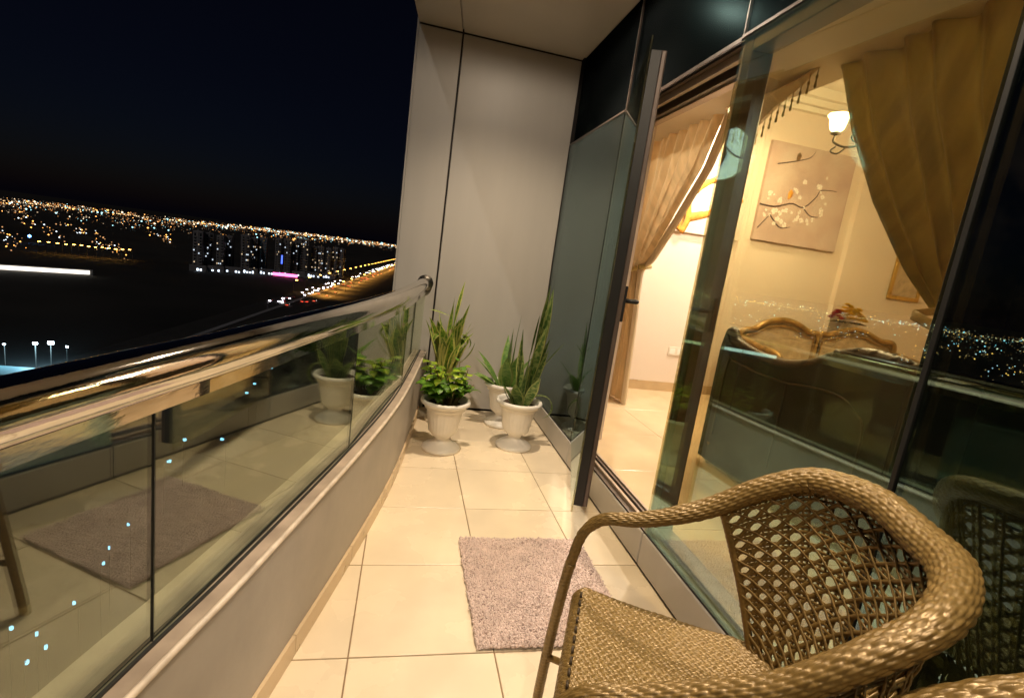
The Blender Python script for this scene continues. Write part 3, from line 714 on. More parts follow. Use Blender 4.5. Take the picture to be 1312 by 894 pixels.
# ------------------------------------------------------------------ rug
rg = thing('rug', 'mauve shaggy rug on the tiles in front of the open door', 'rug', (.62, 1.65, 0))
rx0, rx1, ry0, ry1 = .328, .885, 1.345, 1.965
MB().bbox(rx0+.012, ry0+.012, .001, rx1-.012, ry1-.012, .010, .003).build('backing', M['rugback'], rg)
pb = MB(); rr = random.Random(4)
nx, ny = 108, 120
for i in range(nx):
    for j in range(ny):
        x = lerp(rx0, rx1, (i+rr.random())/nx); y = lerp(ry0, ry1, (j+rr.random())/ny)
        q_ = .5+.5*math.sin(19*x+4*math.sin(13*y))*math.cos(15*y+3*x); hh = rr.uniform(.014, .020)*(.8+.35*q_); a = rr.uniform(0, 6.28)+3*q_; ln = rr.uniform(.002, .012); w = rr.uniform(.003, .0055)
        dx, dy = math.cos(a)*ln, math.sin(a)*ln
        b0 = rr.uniform(0, 6.28); ring = [(x+math.cos(b0+k*1.571)*w, y+math.sin(b0+k*1.571)*w, .008) for k in range(4)]
        mid = [(p[0]+dx*.6, p[1]+dy*.6, hh*.8) for p in ring]
        pb.add(ring+mid+[(x+dx, y+dy, hh)], [(k, (k+1) % 4, 4+(k+1) % 4, 4+k) for k in range(4)]+[(4+k, 4+(k+1) % 4, 8) for k in range(4)])
pb.build('pile', M['rugpile'], rg, True, 'stuff')

# ------------------------------------------------------------------ potted plants
pot_me = None
def pot_mesh():
    prof = [(.118, 0), (.122, .006), (.120, .016), (.105, .028), (.085, .040), (.060, .054), (.046, .068), (.044, .080), (.056, .092), (.078, .108), (.088, .125),
            (.093, .15), (.100, .19), (.108, .23), (.114, .262), (.116, .268), (.128, .272), (.130, .280), (.128, .288), (.140, .294), (.152, .303), (.156, .314), (.152, .325), (.143, .329), (.133, .326), (.129, .31), (.124, .292), (.118, .285)]
    def mod(z, a):
        if .100 < z < .262: return 1+.022*abs(math.cos(14*a))**.7*min(1, (z-.10)/.02, (.265-z)/.015)
        return 1
    return MB().lathe(prof, (0, 0, 0), 112, mod).mesh('pot', (0, 0, 0), True)
pot_me = pot_mesh()
soil_me = MB().grid(lambda u, v: (.0005+.121*v*math.cos(6.2832*u), .121*v*math.sin(6.2832*u), .292+.008*math.sin(17*u)*math.cos(9*v)), 28, 8, True).mesh('soil', (0, 0, 0), True)
def leaf_mesh(name, L, W, curl, prof='lance', fold=.25, twist=0, nl=10):
    """leaf along +z bending towards +x"""
    mb = MB(); mb.uv = []; ang = 0; x = z = 0; step = L/nl
    for i in range(nl+1):
        t = i/nl
        if prof == 'lance': w = W*(.55+.45*math.sin(math.pi*min(1, t*1.1)))*(1-t**5)**.9
        elif prof == 'ovate': w = W*math.sin(math.pi*min(1, .04+.96*t)**.75)
        else: w = W*(1-t)**.35
        w = max(w, .0008); tw = twist*t
        for k in (-1, -.5, 0, .5, 1):
            lx = w*k*math.cos(tw); dz = fold*w*abs(k)
            nxv = Vector((math.cos(ang), 0, -math.sin(ang)))
            p = Vector((x, lx, z))+nxv*(dz+w*k*math.sin(tw))
            mb.v.append(tuple(p)); mb.uv.append(((k+1)/2, t))
        x += math.sin(ang)*step; z += math.cos(ang)*step; ang += curl/nl*(1+t)
    for i in range(nl):
        for k in range(4): mb.f.append((i*5+k, i*5+k+1, (i+1)*5+k+1, (i+1)*5+k))
    return mb.mesh(name, (0, 0, 0), True)
def place(o, loc, az, tilt=0, scale=1, roll=0):
    o.matrix_local = Matrix.Translation(loc) @ Matrix.Rotation(az, 4, 'Z') @ Matrix.Rotation(tilt, 4, 'Y') @ Matrix.Rotation(roll, 4, 'X') @ Matrix.Scale(scale, 4)
def potted(label, x, y, rot=0):
    t = thing('potted_plant', label, 'potted plant', (x, y, 0)); t.rotation_euler.z = rot; del t['_b']
    p = link('pot', pot_me, M['pot'], t); link('soil', soil_me, M['soil'], p)
    return t
ov = [leaf_mesh('leaf', .058, .026, .9, 'ovate', .18, 0, 7), leaf_mesh('leaf', .072, .031, 1.2, 'ovate', .12, .2, 7), leaf_mesh('leaf', .046, .021, .5, 'ovate', .25, 0, 7)]
for m_ in ov: m_.materials.append(M['coleus'])
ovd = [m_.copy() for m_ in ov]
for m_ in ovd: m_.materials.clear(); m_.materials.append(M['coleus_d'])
rl_ = random.Random(11)
# coleus bush
pa = potted('white urn of bushy bright green coleus at the parapet', .306, 2.985)
for k in range(36):
    a = rl_.uniform(0, 6.28); r = rl_.uniform(.015, .075); b = Vector((r*math.cos(a), r*math.sin(a), .29))
    out = rl_.uniform(.02, .125); top = Vector((b.x+out*math.cos(a+.4), b.y+out*math.sin(a+.4), rl_.uniform(.44, .615)-out*.55))
    mid = (b+top)/2+Vector((rl_.uniform(-.02, .02), rl_.uniform(-.02, .02), .01))
    pts = catmull([b, mid, top], 8)
    link('stem', MB().tube(pts, [.004-.0002*i for i in range(8)], 6).mesh('stem', (0, 0, 0), True), M['stem'], pa)
    for q in range(8):
        s_ = pts[min(7, 3+q*4//7)] if q < 7 else pts[7]
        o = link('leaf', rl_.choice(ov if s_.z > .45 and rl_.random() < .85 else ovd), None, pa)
        place(o, s_+Vector((0, 0, rl_.uniform(-.015, .015))), rl_.uniform(0, 6.28), rl_.uniform(.9, 1.7) if q else rl_.uniform(.2, .6), rl_.uniform(.75, 1.25), rl_.uniform(-.3, .3))
# tall variegated plant behind it
pv = potted('white urn of tall yellow edged variegated plant by the handrail end', .335, 3.53, 1)
pv.rotation_euler.z = 0
def leafy(parent, specs, mat, prof, nl=14):
    for (x, y, z, az, tilt, L, W, curl, tw) in specs:
        me = leaf_mesh('leaf', L, W*1.35, curl, prof, .22, tw, nl); me.materials.append(mat)
        place(link('leaf', me, None, parent), Vector((x, y, z)), az, tilt)
sp_ = []
for k in range(42):
    a = rl_.uniform(0, 6.28); z = rl_.choice((.29, .29, .33, .40, .46, .52))
    L = rl_.uniform(.20, .34) if z > .35 else rl_.uniform(.30, .48)
    sp_.append((.05*math.cos(a)*rl_.random(), .05*math.sin(a)*rl_.random(), z, a, rl_.uniform(.02, .28), L, rl_.uniform(.024, .038), rl_.uniform(.0, .5), rl_.uniform(-1.2, 1.2)))
for (az, L) in ((-.2, .26), (2.9, .22), (.3, .24), (3.5, .24), (-.5, .2)): sp_.append((.01, 0, .60, az, .45, L, .017, 2.6, .6))
sp_.append((.05, -.03, .42, -.3, .9, .24, .014, -.5, .4)); sp_.append((-.02, 0, .78, 3.1, 1.2, .15, .009, .3, .5))
sp_.append((.01, 0, .62, 0, .06, .42, .016, .12, 1.5)); sp_.append((-.01, .01, .58, 1.2, .06, .34, .018, .2, 1.2)); sp_.append((.03, .0, .55, .0, .2, .34, .018, .1, 1.2))
leafy(pv, sp_, M['variegated'], 'lance')
link('stem', MB().tube([(0, 0, .28), (.004, 0, .45), (0, .004, .68)], .011, 8).mesh('stem', (0, 0, 0), True), M['stem'], pv)
# tall snake plant, right front
pb_ = potted('white urn of tall spiky snake plant beside the glass bay', .803, 3.09)
sp_ = []
for (dx, dy, az, tilt, L, W, curl, tw) in ((.02, 0, 0, .08, .82, .034, .02, 1.2), (.04, .01, .1, .13, .80, .036, -.04, 1.6), (.0, -.01, .5, .05, .62, .030, .1, 1.4), (.0, .02, .2, .14, .68, .030, .05, 1.2), (.02, .0, -.3, .10, .58, .030, .1, 1.6),
        (-.02, -.02, 3.0, .03, .52, .018, .04, 1.0), (.03, .03, .0, .20, .48, .028, .1, 1.4), (-.01, .0, .6, .16, .44, .026, .2, 1.2), (.03, -.02, -.4, .20, .42, .026, .1, 1.0), (.0, .0, 2.6, .05, .44, .026, .1, 1.2), (.03, -.01, .1, .06, .50, .03, .05, 1.3),
        (-.02, -.04, 4.2, .25, .22, .034, .5, .3), (-.03, -.03, 3.6, .40, .25, .030, .6, .3), (.03, -.04, 5.2, .25, .26, .03, .3, .6), (.03, .0, .05, .42, .40, .016, 2.9, .1), (.01, 0, .0, .28, .52, .018, .35, .8), (-.04, -.02, 3.3, .7, .22, .02, -.3, .4)):
    sp_.append((dx, dy, .285, az, tilt, L, W, curl, tw))
leafy(pb_, sp_, M['snake'], 'lance', 16)
# broad snake plant, right rear
pc_ = potted('white urn of broad leaved snake plant in the far corner behind the spiky one', .785, 3.52)
sp_ = []
for (dx, dy, az, tilt, L, W, curl, tw) in ((-.02, -.02, 0, .02, .46, .055, .05, .15), (.02, 0, .2, .03, .56, .022, .06, .6), (-.05, -.03, 3.2, .35, .26, .04, .5, .3), (-.05, -.02, 3.5, .75, .25, .042, .5, .2), (-.01, -.05, 4.4, .12, .26, .044, .2, .2), (.03, -.04, 5.0, .15, .3, .04, .2, .3), (-.04, -.04, 2.9, .95, .24, .028, .4, .2),
        (.0, -.05, 4.3, .3, .30, .034, .3, .2), (-.03, .02, 2.6, .55, .32, .022, .3, .3), (-.04, 0, 3.1, .60, .30, .016, .3, .3), (.04, .02, .3, .4, .3, .03, .4, .2), (.05, -.03, 5.5, .5, .28, .032, .5, .2), (.0, .03, 1.5, .2, .4, .03, .2, .3)):
    sp_.append((dx, dy, .285, az, tilt, L, W, curl, tw))
leafy(pc_, sp_, M['snake_b'], 'lance', 14)

# ------------------------------------------------------------------ wicker armchairs
def weave_height(cu_, cv, amp):
    return amp*(1-abs(2*cu_-1)**3.5)*(max(0, math.sin(math.pi*cv))**.45)
def weave_tube(path, ra, rb, ncol, plen, amp, name, mat, parent, sub_c=4, ds=.0045, twist=0, up=(0, 0, 1), normals=None):
    """tube wrapped in a running-bond weave; ra along the section normal, rb across"""
    pts = [Vector(p) for p in path]
    L = [0]
    for i in range(1, len(pts)): L.append(L[-1]+(pts[i]-pts[i-1]).length)
    n = max(8, int(L[-1]/ds)); rows = []; up = Vector(up); nrm = None
    mb = MB(); nu = ncol*sub_c; rnd = random.Random(5); jit = {}
    for i in range(n+1):
        s_ = L[-1]*i/n; k = 0
        while k < len(L)-2 and L[k+1] < s_: k += 1
        f = (s_-L[k])/max(1e-9, L[k+1]-L[k]); p = pts[k].lerp(pts[k+1], f)
        ka, kb = max(0, k-1), min(len(pts)-1, k+2)
        t = ((pts[k+1]-pts[k])*.5+(pts[kb]-pts[ka])*.25).normalized()
        if normals: nrm = Vector(normals[k]).lerp(Vector(normals[k+1]), f)
        elif nrm is None: nrm = up.copy()
        nrm = nrm-t*nrm.dot(t); nrm.normalize(); bi = t.cross(nrm)
        A = lerp(ra[k], ra[k+1], f) if isinstance(ra, list) else ra; B = lerp(rb[k], rb[k+1], f) if isinstance(rb, list) else rb
        for q in range(nu):
            c = q/sub_c; j = int(c); cu_ = c-j+.5/sub_c
            cvv = s_/plen+(j % 2)*.5+(j % 3)*.08+twist*c/ncol; pc = int(math.floor(cvv)); cv = cvv-pc
            key = (j, pc)
            if key not in jit: jit[key] = rnd.uniform(.75, 1.15)
            hh = weave_height(cu_, cv, amp)*jit[key]
            a = 2*math.pi*c/ncol
            ca, sa = math.cos(a), math.sin(a)
            mb.v.append(tuple(p+nrm*ca*(A+hh)+bi*sa*(B+hh)))
    for i in range(n):
        for q in range(nu):
            q2 = (q+1) % nu; mb.f.append((i*nu+q, i*nu+q2, (i+1)*nu+q2, (i+1)*nu+q))
    mb.f.append(tuple(reversed(range(nu)))); mb.f.append(tuple(n*nu+q for q in range(nu)))
    return mb.build(name, mat, parent, True)

def make_chair(label):
    t = thing('wicker_armchair', label, 'armchair', (0, 0, 0), 'wicker armchairs'); t['_b'] = (0, 0, 0)
    # local frame: x = across (far arm +), y = depth from front to back, z up
    half = [(.268, .025, .50), (.271, .042, .585), (.270, .085, .636), (.264, .16, .658), (.262, .245, .692), (.266, .33, .738), (.258, .415, .805), (.222, .502, .862), (.122, .568, .882), (0, .588, .876)]
    full = half+[(-x, y, z) for x, y, z in reversed(half[:-1])]
    N = 120; c = catmull(full, N)
    def wide(i):
        u = abs(i/(N-1)-.5)*2      # 0 at the back's middle, 1 at the arm fronts
        return interp(u, [0, .25, .5, .75, .9, 1], [1, .95, .62, .20, .02, 0])
    ra = [lerp(.0098, .021, wide(i)) for i in range(N)]
    rb = [lerp(.0108, .029, wide(i)) for i in range(N)]
    nr = []
    for i in range(N):
        p = c[i]; w = wide(i); inward = Vector((-p.x, .18-p.y, 0)); inward.normalize()
        nr.append((Vector((0, 0, 1))*(1-.35*w)+inward*.55*w).normalized())
    weave_tube(c, ra, rb, 22, .025, .0036, 'arm_and_back_hoop', M['wicker'], t, normals=nr, twist=2, sub_c=4, ds=.003)
    for s_ in (1, -1):
        lp = catmull([(s_*.268, .025, .50), (s_*.272, .018, .44), (s_*.295, .005, .25), (s_*.325, -.004, .035)], 20)
        fl_ = weave_tube(lp, .0125, .0125, 6, .011, .0022, 'front_leg', M['wicker'], t, sub_c=3, ds=.0018, up=(0, 1, 0))
        MB().tube([(s_*.3245, -.004, .036), (s_*.331, -.002, .0)], .014, 12).build('foot_cap', M['footcap'], fl_, True)
        lp = catmull([(s_*.205, .50, .42), (s_*.22, .53, .25), (s_*.245, .58, .03)], 16)
        bl = weave_tube(lp, .015, .015, 6, .011, .0022, 'back_leg', M['wicker'], t, sub_c=2, ds=.0022, up=(0, 1, 0))
        MB().tube([(s_*.244, .579, .031), (s_*.249, .585, .0)], .013, 12).build('foot_cap', M['footcap'], bl, True)
    # seat: woven top rolling over the front edge, woven sides
    def half_w(y): return interp(y, [-.01, .03, .25, .42, .47, .50], [.245, .262, .262, .238, .215, .16])
    Rf = .035
    def prof(v):
        # v 0: bottom of the front apron, 1: back of the seat
        Lap, Lar, Lt = .12, Rf*math.pi/2, .455; s_ = v*(Lap+Lar+Lt)
        if s_ < Lap: return (0, .30+s_, (-1, 0))
        if s_ < Lap+Lar:
            a = (s_-Lap)/Rf; return (Rf-Rf*math.cos(a), .42+Rf*math.sin(a), (-math.cos(a), math.sin(a)))
        d = s_-Lap-Lar; return (Rf+d, .455-.018*math.sin(math.pi*min(1, d/Lt)), (0, 1))
    nc = 90; sc_ = 4; plen = .0165; tot = .12+Rf*math.pi/2+.455
    mb = MB(); nu = nc*sc_; nv = 380; rnd = random.Random(2); jit = {}
    for j in range(nv+1):
        v = j/nv; y, z, nrm = prof(v)
        for i in range(nu+1):
            cc = min(i, nu-.001)/sc_; k = int(cc); cu_ = cc-k+.5/sc_ if i < nu else .99
            cvv = v*tot/plen+(k % 2)*.5+(k//2 % 2)*.25; pc = int(math.floor(cvv)); cv = cvv-pc
            key = (k, pc)
            if key not in jit: jit[key] = rnd.uniform(.7, 1.2)
            hgt = weave_height(cu_, cv, .0033)*jit[key]
            u = (i/nu)*2-1; w = half_w(y)
            edge = max(0, abs(u)-.93)/.07
            mb.v.append((w*u, y+.045*max(0, 1-y/.45)+nrm[0]*hgt, z+nrm[1]*(hgt-.012*edge**2)))
    for j in range(nv):
        for i in range(nu):
            a = j*(nu+1)+i; mb.f.append((a, a+1, a+nu+2, a+nu+1))
    mb.build('seat', M['wicker'], t, True)
    for s_ in (1, -1):
        def side(u, v, s_=s_):
            y = lerp(.0, .50, u); k = int(v*14*.999); cvv = u*26+(k % 2)*.5; hh = weave_height(v*14-k if v < 1 else .99, cvv % 1, .003)
            zt = .443-.018*math.sin(math.pi*min(1, max(0, (y-Rf))/.455))
            if y < Rf: zt = .42+math.sqrt(max(0, Rf*Rf-(Rf-y)**2))-.012
            return (s_*(half_w(y)+.0005+hh), y+.045*max(0, 1-y/.45), lerp(.30, zt, v))
        MB().grid(side, 180, 57).build('seat_side', M['wicker'], t, True)
    MB().grid(lambda u, v: (lerp(-.16, .16, u), .498+.003*abs(math.sin(u*60)), lerp(.30, .445, v)), 60, 20).build('seat_side', M['wicker'], t, True)
    # slots at the front seat edge: bars with shade put in their colour
    for k in range(15):
        x = lerp(-.215, .215, k/14)
        MB().tube([(x-.009, .064, .456), (x-.004, .063, .460), (x+.004, .063, .460), (x+.009, .064, .456)], .003, 6).build('slot_mark', M['wicker_dark'], t, True)
    for s_ in (1, -1):   # stretchers between the legs
        MB().tube([(s_*.30, -.008, .19), (s_*.225, .545, .19)], .009, 8).build('stretcher', M['wicker'], t, True)
    # caned back panel between the hoop and the seat
    top0, top1 = .285, .715
    def topc(a):
        q = lerp(top0, top1, (a+1)/2)*(N-1); i = int(q); return c[i].lerp(c[min(N-1, i+1)], q-i)
    def S(a, b):
        a_c = max(-1, min(1, a)); tp = topc(-a_c)
        bt = Vector((.185*a_c, .515-.05*a_c*a_c, .40)); p = bt.lerp(tp, b)
        bulge = math.sin(math.pi*b)*.018
        return p+Vector((0, bulge*(1-.5*a_c*a_c), 0))
    def Nn(a, b):
        d = .02; u = S(min(1, a+d), b)-S(max(-1, a-d), b); v = S(a, min(1, b+d))-S(a, max(0, b-d)); n_ = u.cross(v)
        n_.normalize(); return n_ if n_.y < 0 else -n_
    NA, NB = 18, 14
    cane = MB()
    def ribbon_strand(ab, off, r, ph=0):
        pts = []
        for i, (a, b) in enumerate(ab):
            b = min(.985, max(.0, b)); n_ = Nn(a, min(.96, max(.04, b)))
            pts.append(S(a, b)+n_*(off+.0014*math.sin(i*1.571+ph)))
        i = len(ab)//2; cane.tube(pts, r, 6, False, flat=2.3, up=Nn(ab[0][0], min(.96, max(.04, ab[0][1]))))
    for k in range(1, NA):
        for d in (-.15, .15):
            a = -1+2*(k+d)/NA; ribbon_strand([(a, i/40) for i in range(41)], 0, .0017, k)
    for k in range(1, NB):
        for d in (-.15, .15):
            b = (k+d)/NB; ribbon_strand([(-1+2*i/52, b) for i in range(53)], .002, .0017, k*2)
    for sgn in (1, -1):
        for k in range(-NB-1, NA+1):
            ab = []
            for q in range(0, NB*4+1):
                bi_ = q/4; ai = k+.5+bi_ if sgn > 0 else k+.5+NB-bi_
                if 0 <= ai <= NA: ab.append((-1+2*ai/NA, bi_/NB))
            if len(ab) > 4: ribbon_strand(ab, .0034 if sgn > 0 else .0052, .0021, k)
    cane.build('caned_back', M['wicker'], t, True, 'stuff')
    for s_ in (1, -1):   # side rims of the caned panel
        pts = [S(s_, b) for b in [i/24 for i in range(25)]]
        weave_tube(pts, .0075, .0075, 6, .011, .0018, 'panel_rim', M['wicker'], t, sub_c=2, ds=.003, up=(1, 0, 0))
    weave_tube([S(a, .02) for a in [-1+i/12 for i in range(25)]], .008, .008, 6, .011, .0018, 'panel_rim', M['wicker'], t, sub_c=2, ds=.003, up=(0, 0, 1))
    return t
TH = R(24.8)
chair = make_chair('golden brown wicker armchair with caned back, facing the parapet')
def set_chair(o, x, y, th): o.matrix_world = Matrix(((math.sin(th), math.cos(th), 0, x), (math.cos(th), -math.sin(th), 0, y), (0, 0, 1, 0), (0, 0, 0, 1))) @ Matrix.Identity(4)
def chair_matrix(x, y, th):
    # local x -> (sin th, cos th), local y -> (cos th, -sin th): a reflection; the chair is symmetric, so use -x
    return Matrix(((-math.sin(th), math.cos(th), 0, x), (-math.cos(th), -math.sin(th), 0, y), (0, 0, 1, 0), (0, 0, 0, 1)))
chair.matrix_world = chair_matrix(.340, .843, TH)
ch2 = copy_tree(chair)
ch2.matrix_world = chair_matrix(.340-.62*math.sin(TH)+.12*math.cos(TH), .843-.62*math.cos(TH)-.12*math.sin(TH), TH-R(8))
ch2['label'] = 'second golden wicker armchair at the frame edge, only a bit of its woven hoop showing'

# ------------------------------------------------------------------ the city below
ZG = -56.0
MB().box(-12000, -9000, ZG-2, 9000, 14000, ZG).build('ground', pm('dark_open_ground', (.035, .03, .026), .95, var=.5, scale=.01), None, False, 'structure')
def pol(bearing, d): a = R(bearing); return Vector((math.sin(a)*d, math.cos(a)*d, 0))
M['asphalt'] = pm('asphalt', (.05, .045, .04), .8, var=.2, scale=.2)
M['tower'] = pm('tower_concrete', (.30, .28, .29), .8, var=.12, scale=.2)
M['tower_b'] = pm('tower_slab_edge', (.36, .34, .35), .8, var=.1, scale=.2)
M['dglass'] = pm('dark_recess_glass', (.02, .02, .025), .2)
M['lw'] = em('lit_window_warm', (1, .74, .45), .9); M['lc'] = em('lit_window_cool', (.75, .88, 1), 1.2)
M['amber'] = em('sodium_lamp', (1, .50, .08), 26); M['head'] = em('headlights', (.92, .9, 1), 30); M['tail'] = em('tail_lights', (1, .08, .03), 5)
M['flood'] = em('flood_lamp', (.65, .86, 1), 30); M['pink'] = em('pink_neon', (1, .12, .42), 5); M['bluesign'] = em('blue_sign', (.06, .12, .9), 3)
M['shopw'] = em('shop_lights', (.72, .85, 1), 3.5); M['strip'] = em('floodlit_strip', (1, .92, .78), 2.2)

# avenue running away to the right, with traffic and street lamps
A0, A1 = Vector((-103, 160, ZG)), Vector((-20, 1500, ZG)); ad = (A1-A0).normalized(); an = Vector((ad.y, -ad.x, 0))
def av(s_, o): return A0+ad*s_+an*o
rd = MB(); ww = 17
rd.add([av(0, -ww)+Vector((0, 0, .1)), av(0, ww)+Vector((0, 0, .1)), av(1350, ww)+Vector((0, 0, .1)), av(1350, -ww)+Vector((0, 0, .1)), av(0, -ww), av(0, ww), av(1350, ww), av(1350, -ww)], [(0, 1, 2, 3), (0, 4, 5, 1), (1, 5, 6, 2), (3, 2, 6, 7)])
rd.build('avenue_road', M['asphalt'], None, False, 'structure')
MB().add([av(0, -1.5)+Vector((0, 0, .35)), av(0, 1.5)+Vector((0, 0, .35)), av(1350, 1.5)+Vector((0, 0, .35)), av(1350, -1.5)+Vector((0, 0, .35)), av(0, -1.5)+Vector((0, 0, .1)), av(0, 1.5)+Vector((0, 0, .1)), av(1350, 1.5)+Vector((0, 0, .1)), av(1350, -1.5)+Vector((0, 0, .1))],
         [(0, 1, 2, 3), (0, 4, 5, 1), (1, 5, 6, 2), (2, 6, 7, 3), (3, 7, 4, 0)]).build('median_kerb', M['tower_b'], None, False, 'structure')
# car: body, cabin and lamps
def car_mesh():
    me = bpy.data.meshes.new('car'); mb = MB()
    prof = [(-2.2, .35), (-2.2, .85), (-1.5, .95), (-.8, 1.45), (.7, 1.45), (1.4, .98), (2.2, .85), (2.2, .35)]
    n = len(prof); mb.add([(-.85, y, z) for y, z in prof]+[(.85, y, z) for y, z in prof], [tuple(range(n)), tuple(reversed(range(n, 2*n)))]+[(i, n+i, n+(i+1) % n, (i+1) % n) for i in range(n)])
    nb = len(mb.f)
    for x in (-.75, .35): mb.box(x, -2.45, .5, x+.4, -2.2, .85)
    nh = len(mb.f)
    for x in (-.8, .35): mb.box(x, 2.2, .6, x+.45, 2.4, .9)
    me.from_pydata(mb.v, [], mb.f)
    for m_ in (pm('car_paint', (.2, .2, .21), .3), M['head'], M['tail']): me.materials.append(m_)
    for i, p in enumerate(me.polygons): p.material_index = 0 if i < nb else (1 if i < nh else 2)
    return me
cm = car_mesh(); rc_ = random.Random(21)
for k in range(130):
    coming = k % 3 != 0
    s_ = 235+1090*(rc_.random()**1.2); lane = rc_.choice((3.2, 6.4, 9.6, 12.8))
    o = link('car', cm, None, None); p = av(s_, -lane if coming else lane); o.location = (p.x, p.y, ZG+.12)
    o.rotation_euler.z = math.atan2(-ad.x, ad.y)+(0 if coming else math.pi)*1
    if coming: tag(o, 'distant car with white headlights coming down the busy avenue', 'car', 'cars coming down the avenue')
    else: o.rotation_euler.z = math.atan2(-ad.x, ad.y)+math.pi; tag(o, 'distant car with red tail lights driving away on the avenue', 'car', 'cars driving away on the avenue')
for o in [o for o in COL.objects if o.name.startswith('car')]:
    pass
def lamp_mesh():
    mb = MB(); mb.tube([(0, 0, 0), (0, 0, 10.5), (.5, 0, 11), (2.2, 0, 11.2)], .11, 6); nb = len(mb.f); mb.box(1.4, -.75, 10.7, 3.2, .75, 11.1)
    me = bpy.data.meshes.new('street_lamp'); me.from_pydata(mb.v, [], mb.f); me.materials.append(M['bronze']); me.materials.append(M['amber'])
    for i, p in enumerate(me.polygons): p.material_index = 0 if i < nb else 1
    return me
lm = lamp_mesh()
for k in range(22):
    s_ = 330+46*k
    for side in (-1, 1):
        p = av(s_, side*19); o = link('street_lamp', lm, None); o.location = (p.x, p.y, ZG); o.rotation_euler.z = math.atan2(an.y, an.x)+(0 if side < 0 else math.pi)
        tag(o, 'amber street lamp on the near verge of the avenue' if side > 0 else 'amber street lamp on the far verge of the avenue', 'street lamp', 'street lamps %s the avenue' % ('right of' if side > 0 else 'left of'))
        if side > 0:
            L = bpy.data.lights.new('lamp_glow', 'SPOT'); L.spot_size = R(150); L.spot_blend = .6; L.energy = 45000; L.color = (1, .45, .08); L.shadow_soft_size = 1.0
            lo = bpy.data.objects.new('lamp_glow', L); COL.objects.link(lo); lo.parent = o; lo.location = (8, 0, 12)

# tower blocks beyond the dark field
win = MB().box(-.55, -.40, -.6, .55, -.251, .6).mesh('window')
winc = win.copy(); win.materials.append(M['lw']); winc.materials.append(M['lc'])
tw_edges = [(-20.75, -19.95, .0283, 632), (-19.75, -19.05, .0290, 645), (-18.80, -18.20, .0310, 640), (-18.02, -17.50, .0300, 655), (-16.65, -15.95, .0250, 650), (-15.80, -15.25, .0275, 662),
            (-15.05, -14.40, .0262, 668), (-13.60, -13.10, .0235, 672), (-12.75, -12.15, .0222, 676), (-11.95, -11.45, .0240, 684), (-11.25, -10.45, .0187, 690), (-10.20, -9.65, .0300, 700),
            (-9.45, -8.95, .0280, 702), (-8.75, -8.25, .0292, 706), (-8.05, -7.55, .0262, 712), (-7.40, -6.93, .0275, 716)]
ordn = ['leftmost', 'second', 'third', 'fourth', 'fifth', 'sixth', 'seventh', 'eighth', 'ninth', 'tenth', 'eleventh and tallest', 'twelfth', 'thirteenth', 'fourteenth', 'fifteenth', 'rightmost']
TW = [(*e_, ('%s apartment tower in the row beyond the dark field' if i in (0, 15) else '%s apartment tower from the left in the row beyond the field') % ordn[i]) for i, e_ in enumerate(tw_edges)]
rt = random.Random(3)
for (b0, b1, sl_, d, lab) in TW:
    c = pol((b0+b1)/2, d); W = 2*d*math.tan(R((b1-b0)/2)); H = -sl_*d+CAM_H-ZG; Dp = 18
    t = thing('apartment_tower', lab, 'tower', (c.x, c.y, ZG)); del t['_b']; t.rotation_euler.z = -R((b0+b1)/2)+rt.uniform(-.25, .25)
    link('wall', MB().box(-W/2, 0, 0, W/2, Dp, H).mesh('wall'), M['tower'], t)
    nf = int(H/3.1)
    bal = MB(); rec = MB()
    for f in range(1, nf): bal.box(-W*.46, -1.3, f*3.1, -W*.12, -.001, f*3.1+1.0); bal.box(W*.12, -1.3, f*3.1, W*.46, -.001, f*3.1+1.0)
    link('balcony', bal.mesh('balcony'), M['tower_b'], t, 'stuff')
    link('stair_shaft', MB().box(-W*.06, -.6, 0, W*.06, -.001, H+3).mesh('stair_shaft'), M['tower_b'], t)
    link('roof_parapet', MB().box(-W*.5, -.3, H+.001, W*.5, Dp, H+1.1).mesh('roof_parapet'), M['tower_b'], t)
    for q in (-.29, .29): link('recess_strip', MB().box(W*q-W*.08, -.25, 2, W*q+W*.08, -.0015, H-1).mesh('recess_strip'), M['dglass'], t)  # dark glass strips; the shade of the recesses is put into their colour
    for f in range(1, nf):
        for q in range(4):
            if rt.random() < .11:
                o = link('window', win if rt.random() < .5 else winc, None, t); o.location = (W*(-.37+.2467*q)+rt.uniform(-.6, .6), -.002, f*3.1+1.9)
# podium shops in front of the towers
for k in range(9):
    b = -20.3+k*1.5; d = 612+k*9; c = pol(b, d)
    t = thing('shop_building', 'low lit shop building at the foot of the towers, number %s from the left' % ('one', 'two', 'three', 'four', 'five', 'six', 'seven', 'eight', 'nine')[k], 'shop', (c.x, c.y, ZG)); del t['_b']; t.rotation_euler.z = -R(b)
    link('wall', MB().box(-7.6, 0, 0, 7.6, 8, 6).mesh('wall'), M['tower'], t)
    for q in range(5):
        if rt.random() < .7:
            link('window', MB().box(-6.6+q*2.8, -.2, .8, -5.0+q*2.8, -.001, rt.uniform(2.0, 3.6)).mesh('window'), M['shopw'] if k != 5 or q % 2 else M['pink'], t)
def sign(name, label, b, d, w, z0, z1, mat):
    c = pol(b, d); t = thing(name, label, 'sign', (c.x, c.y, ZG)); del t['_b']; t.rotation_euler.z = -R(b)
    link('panel', MB().box(-w/2, -.3, z0, w/2, 0, z1).mesh('panel'), M[mat], t); link('frame', MB().box(-w/2-.4, .001, 0, w/2+.4, 1.0, z1+.4).mesh('frame'), M['bronze'], t)
sign('neon_sign', 'glowing pink neon shop front at the foot of the towers', -12.55, 640, 26, 1.0, 4.2, 'pink')
sign('blue_sign', 'tall narrow blue lit sign between the towers', -12.95, 655, 1.6, 14, 24, 'bluesign')
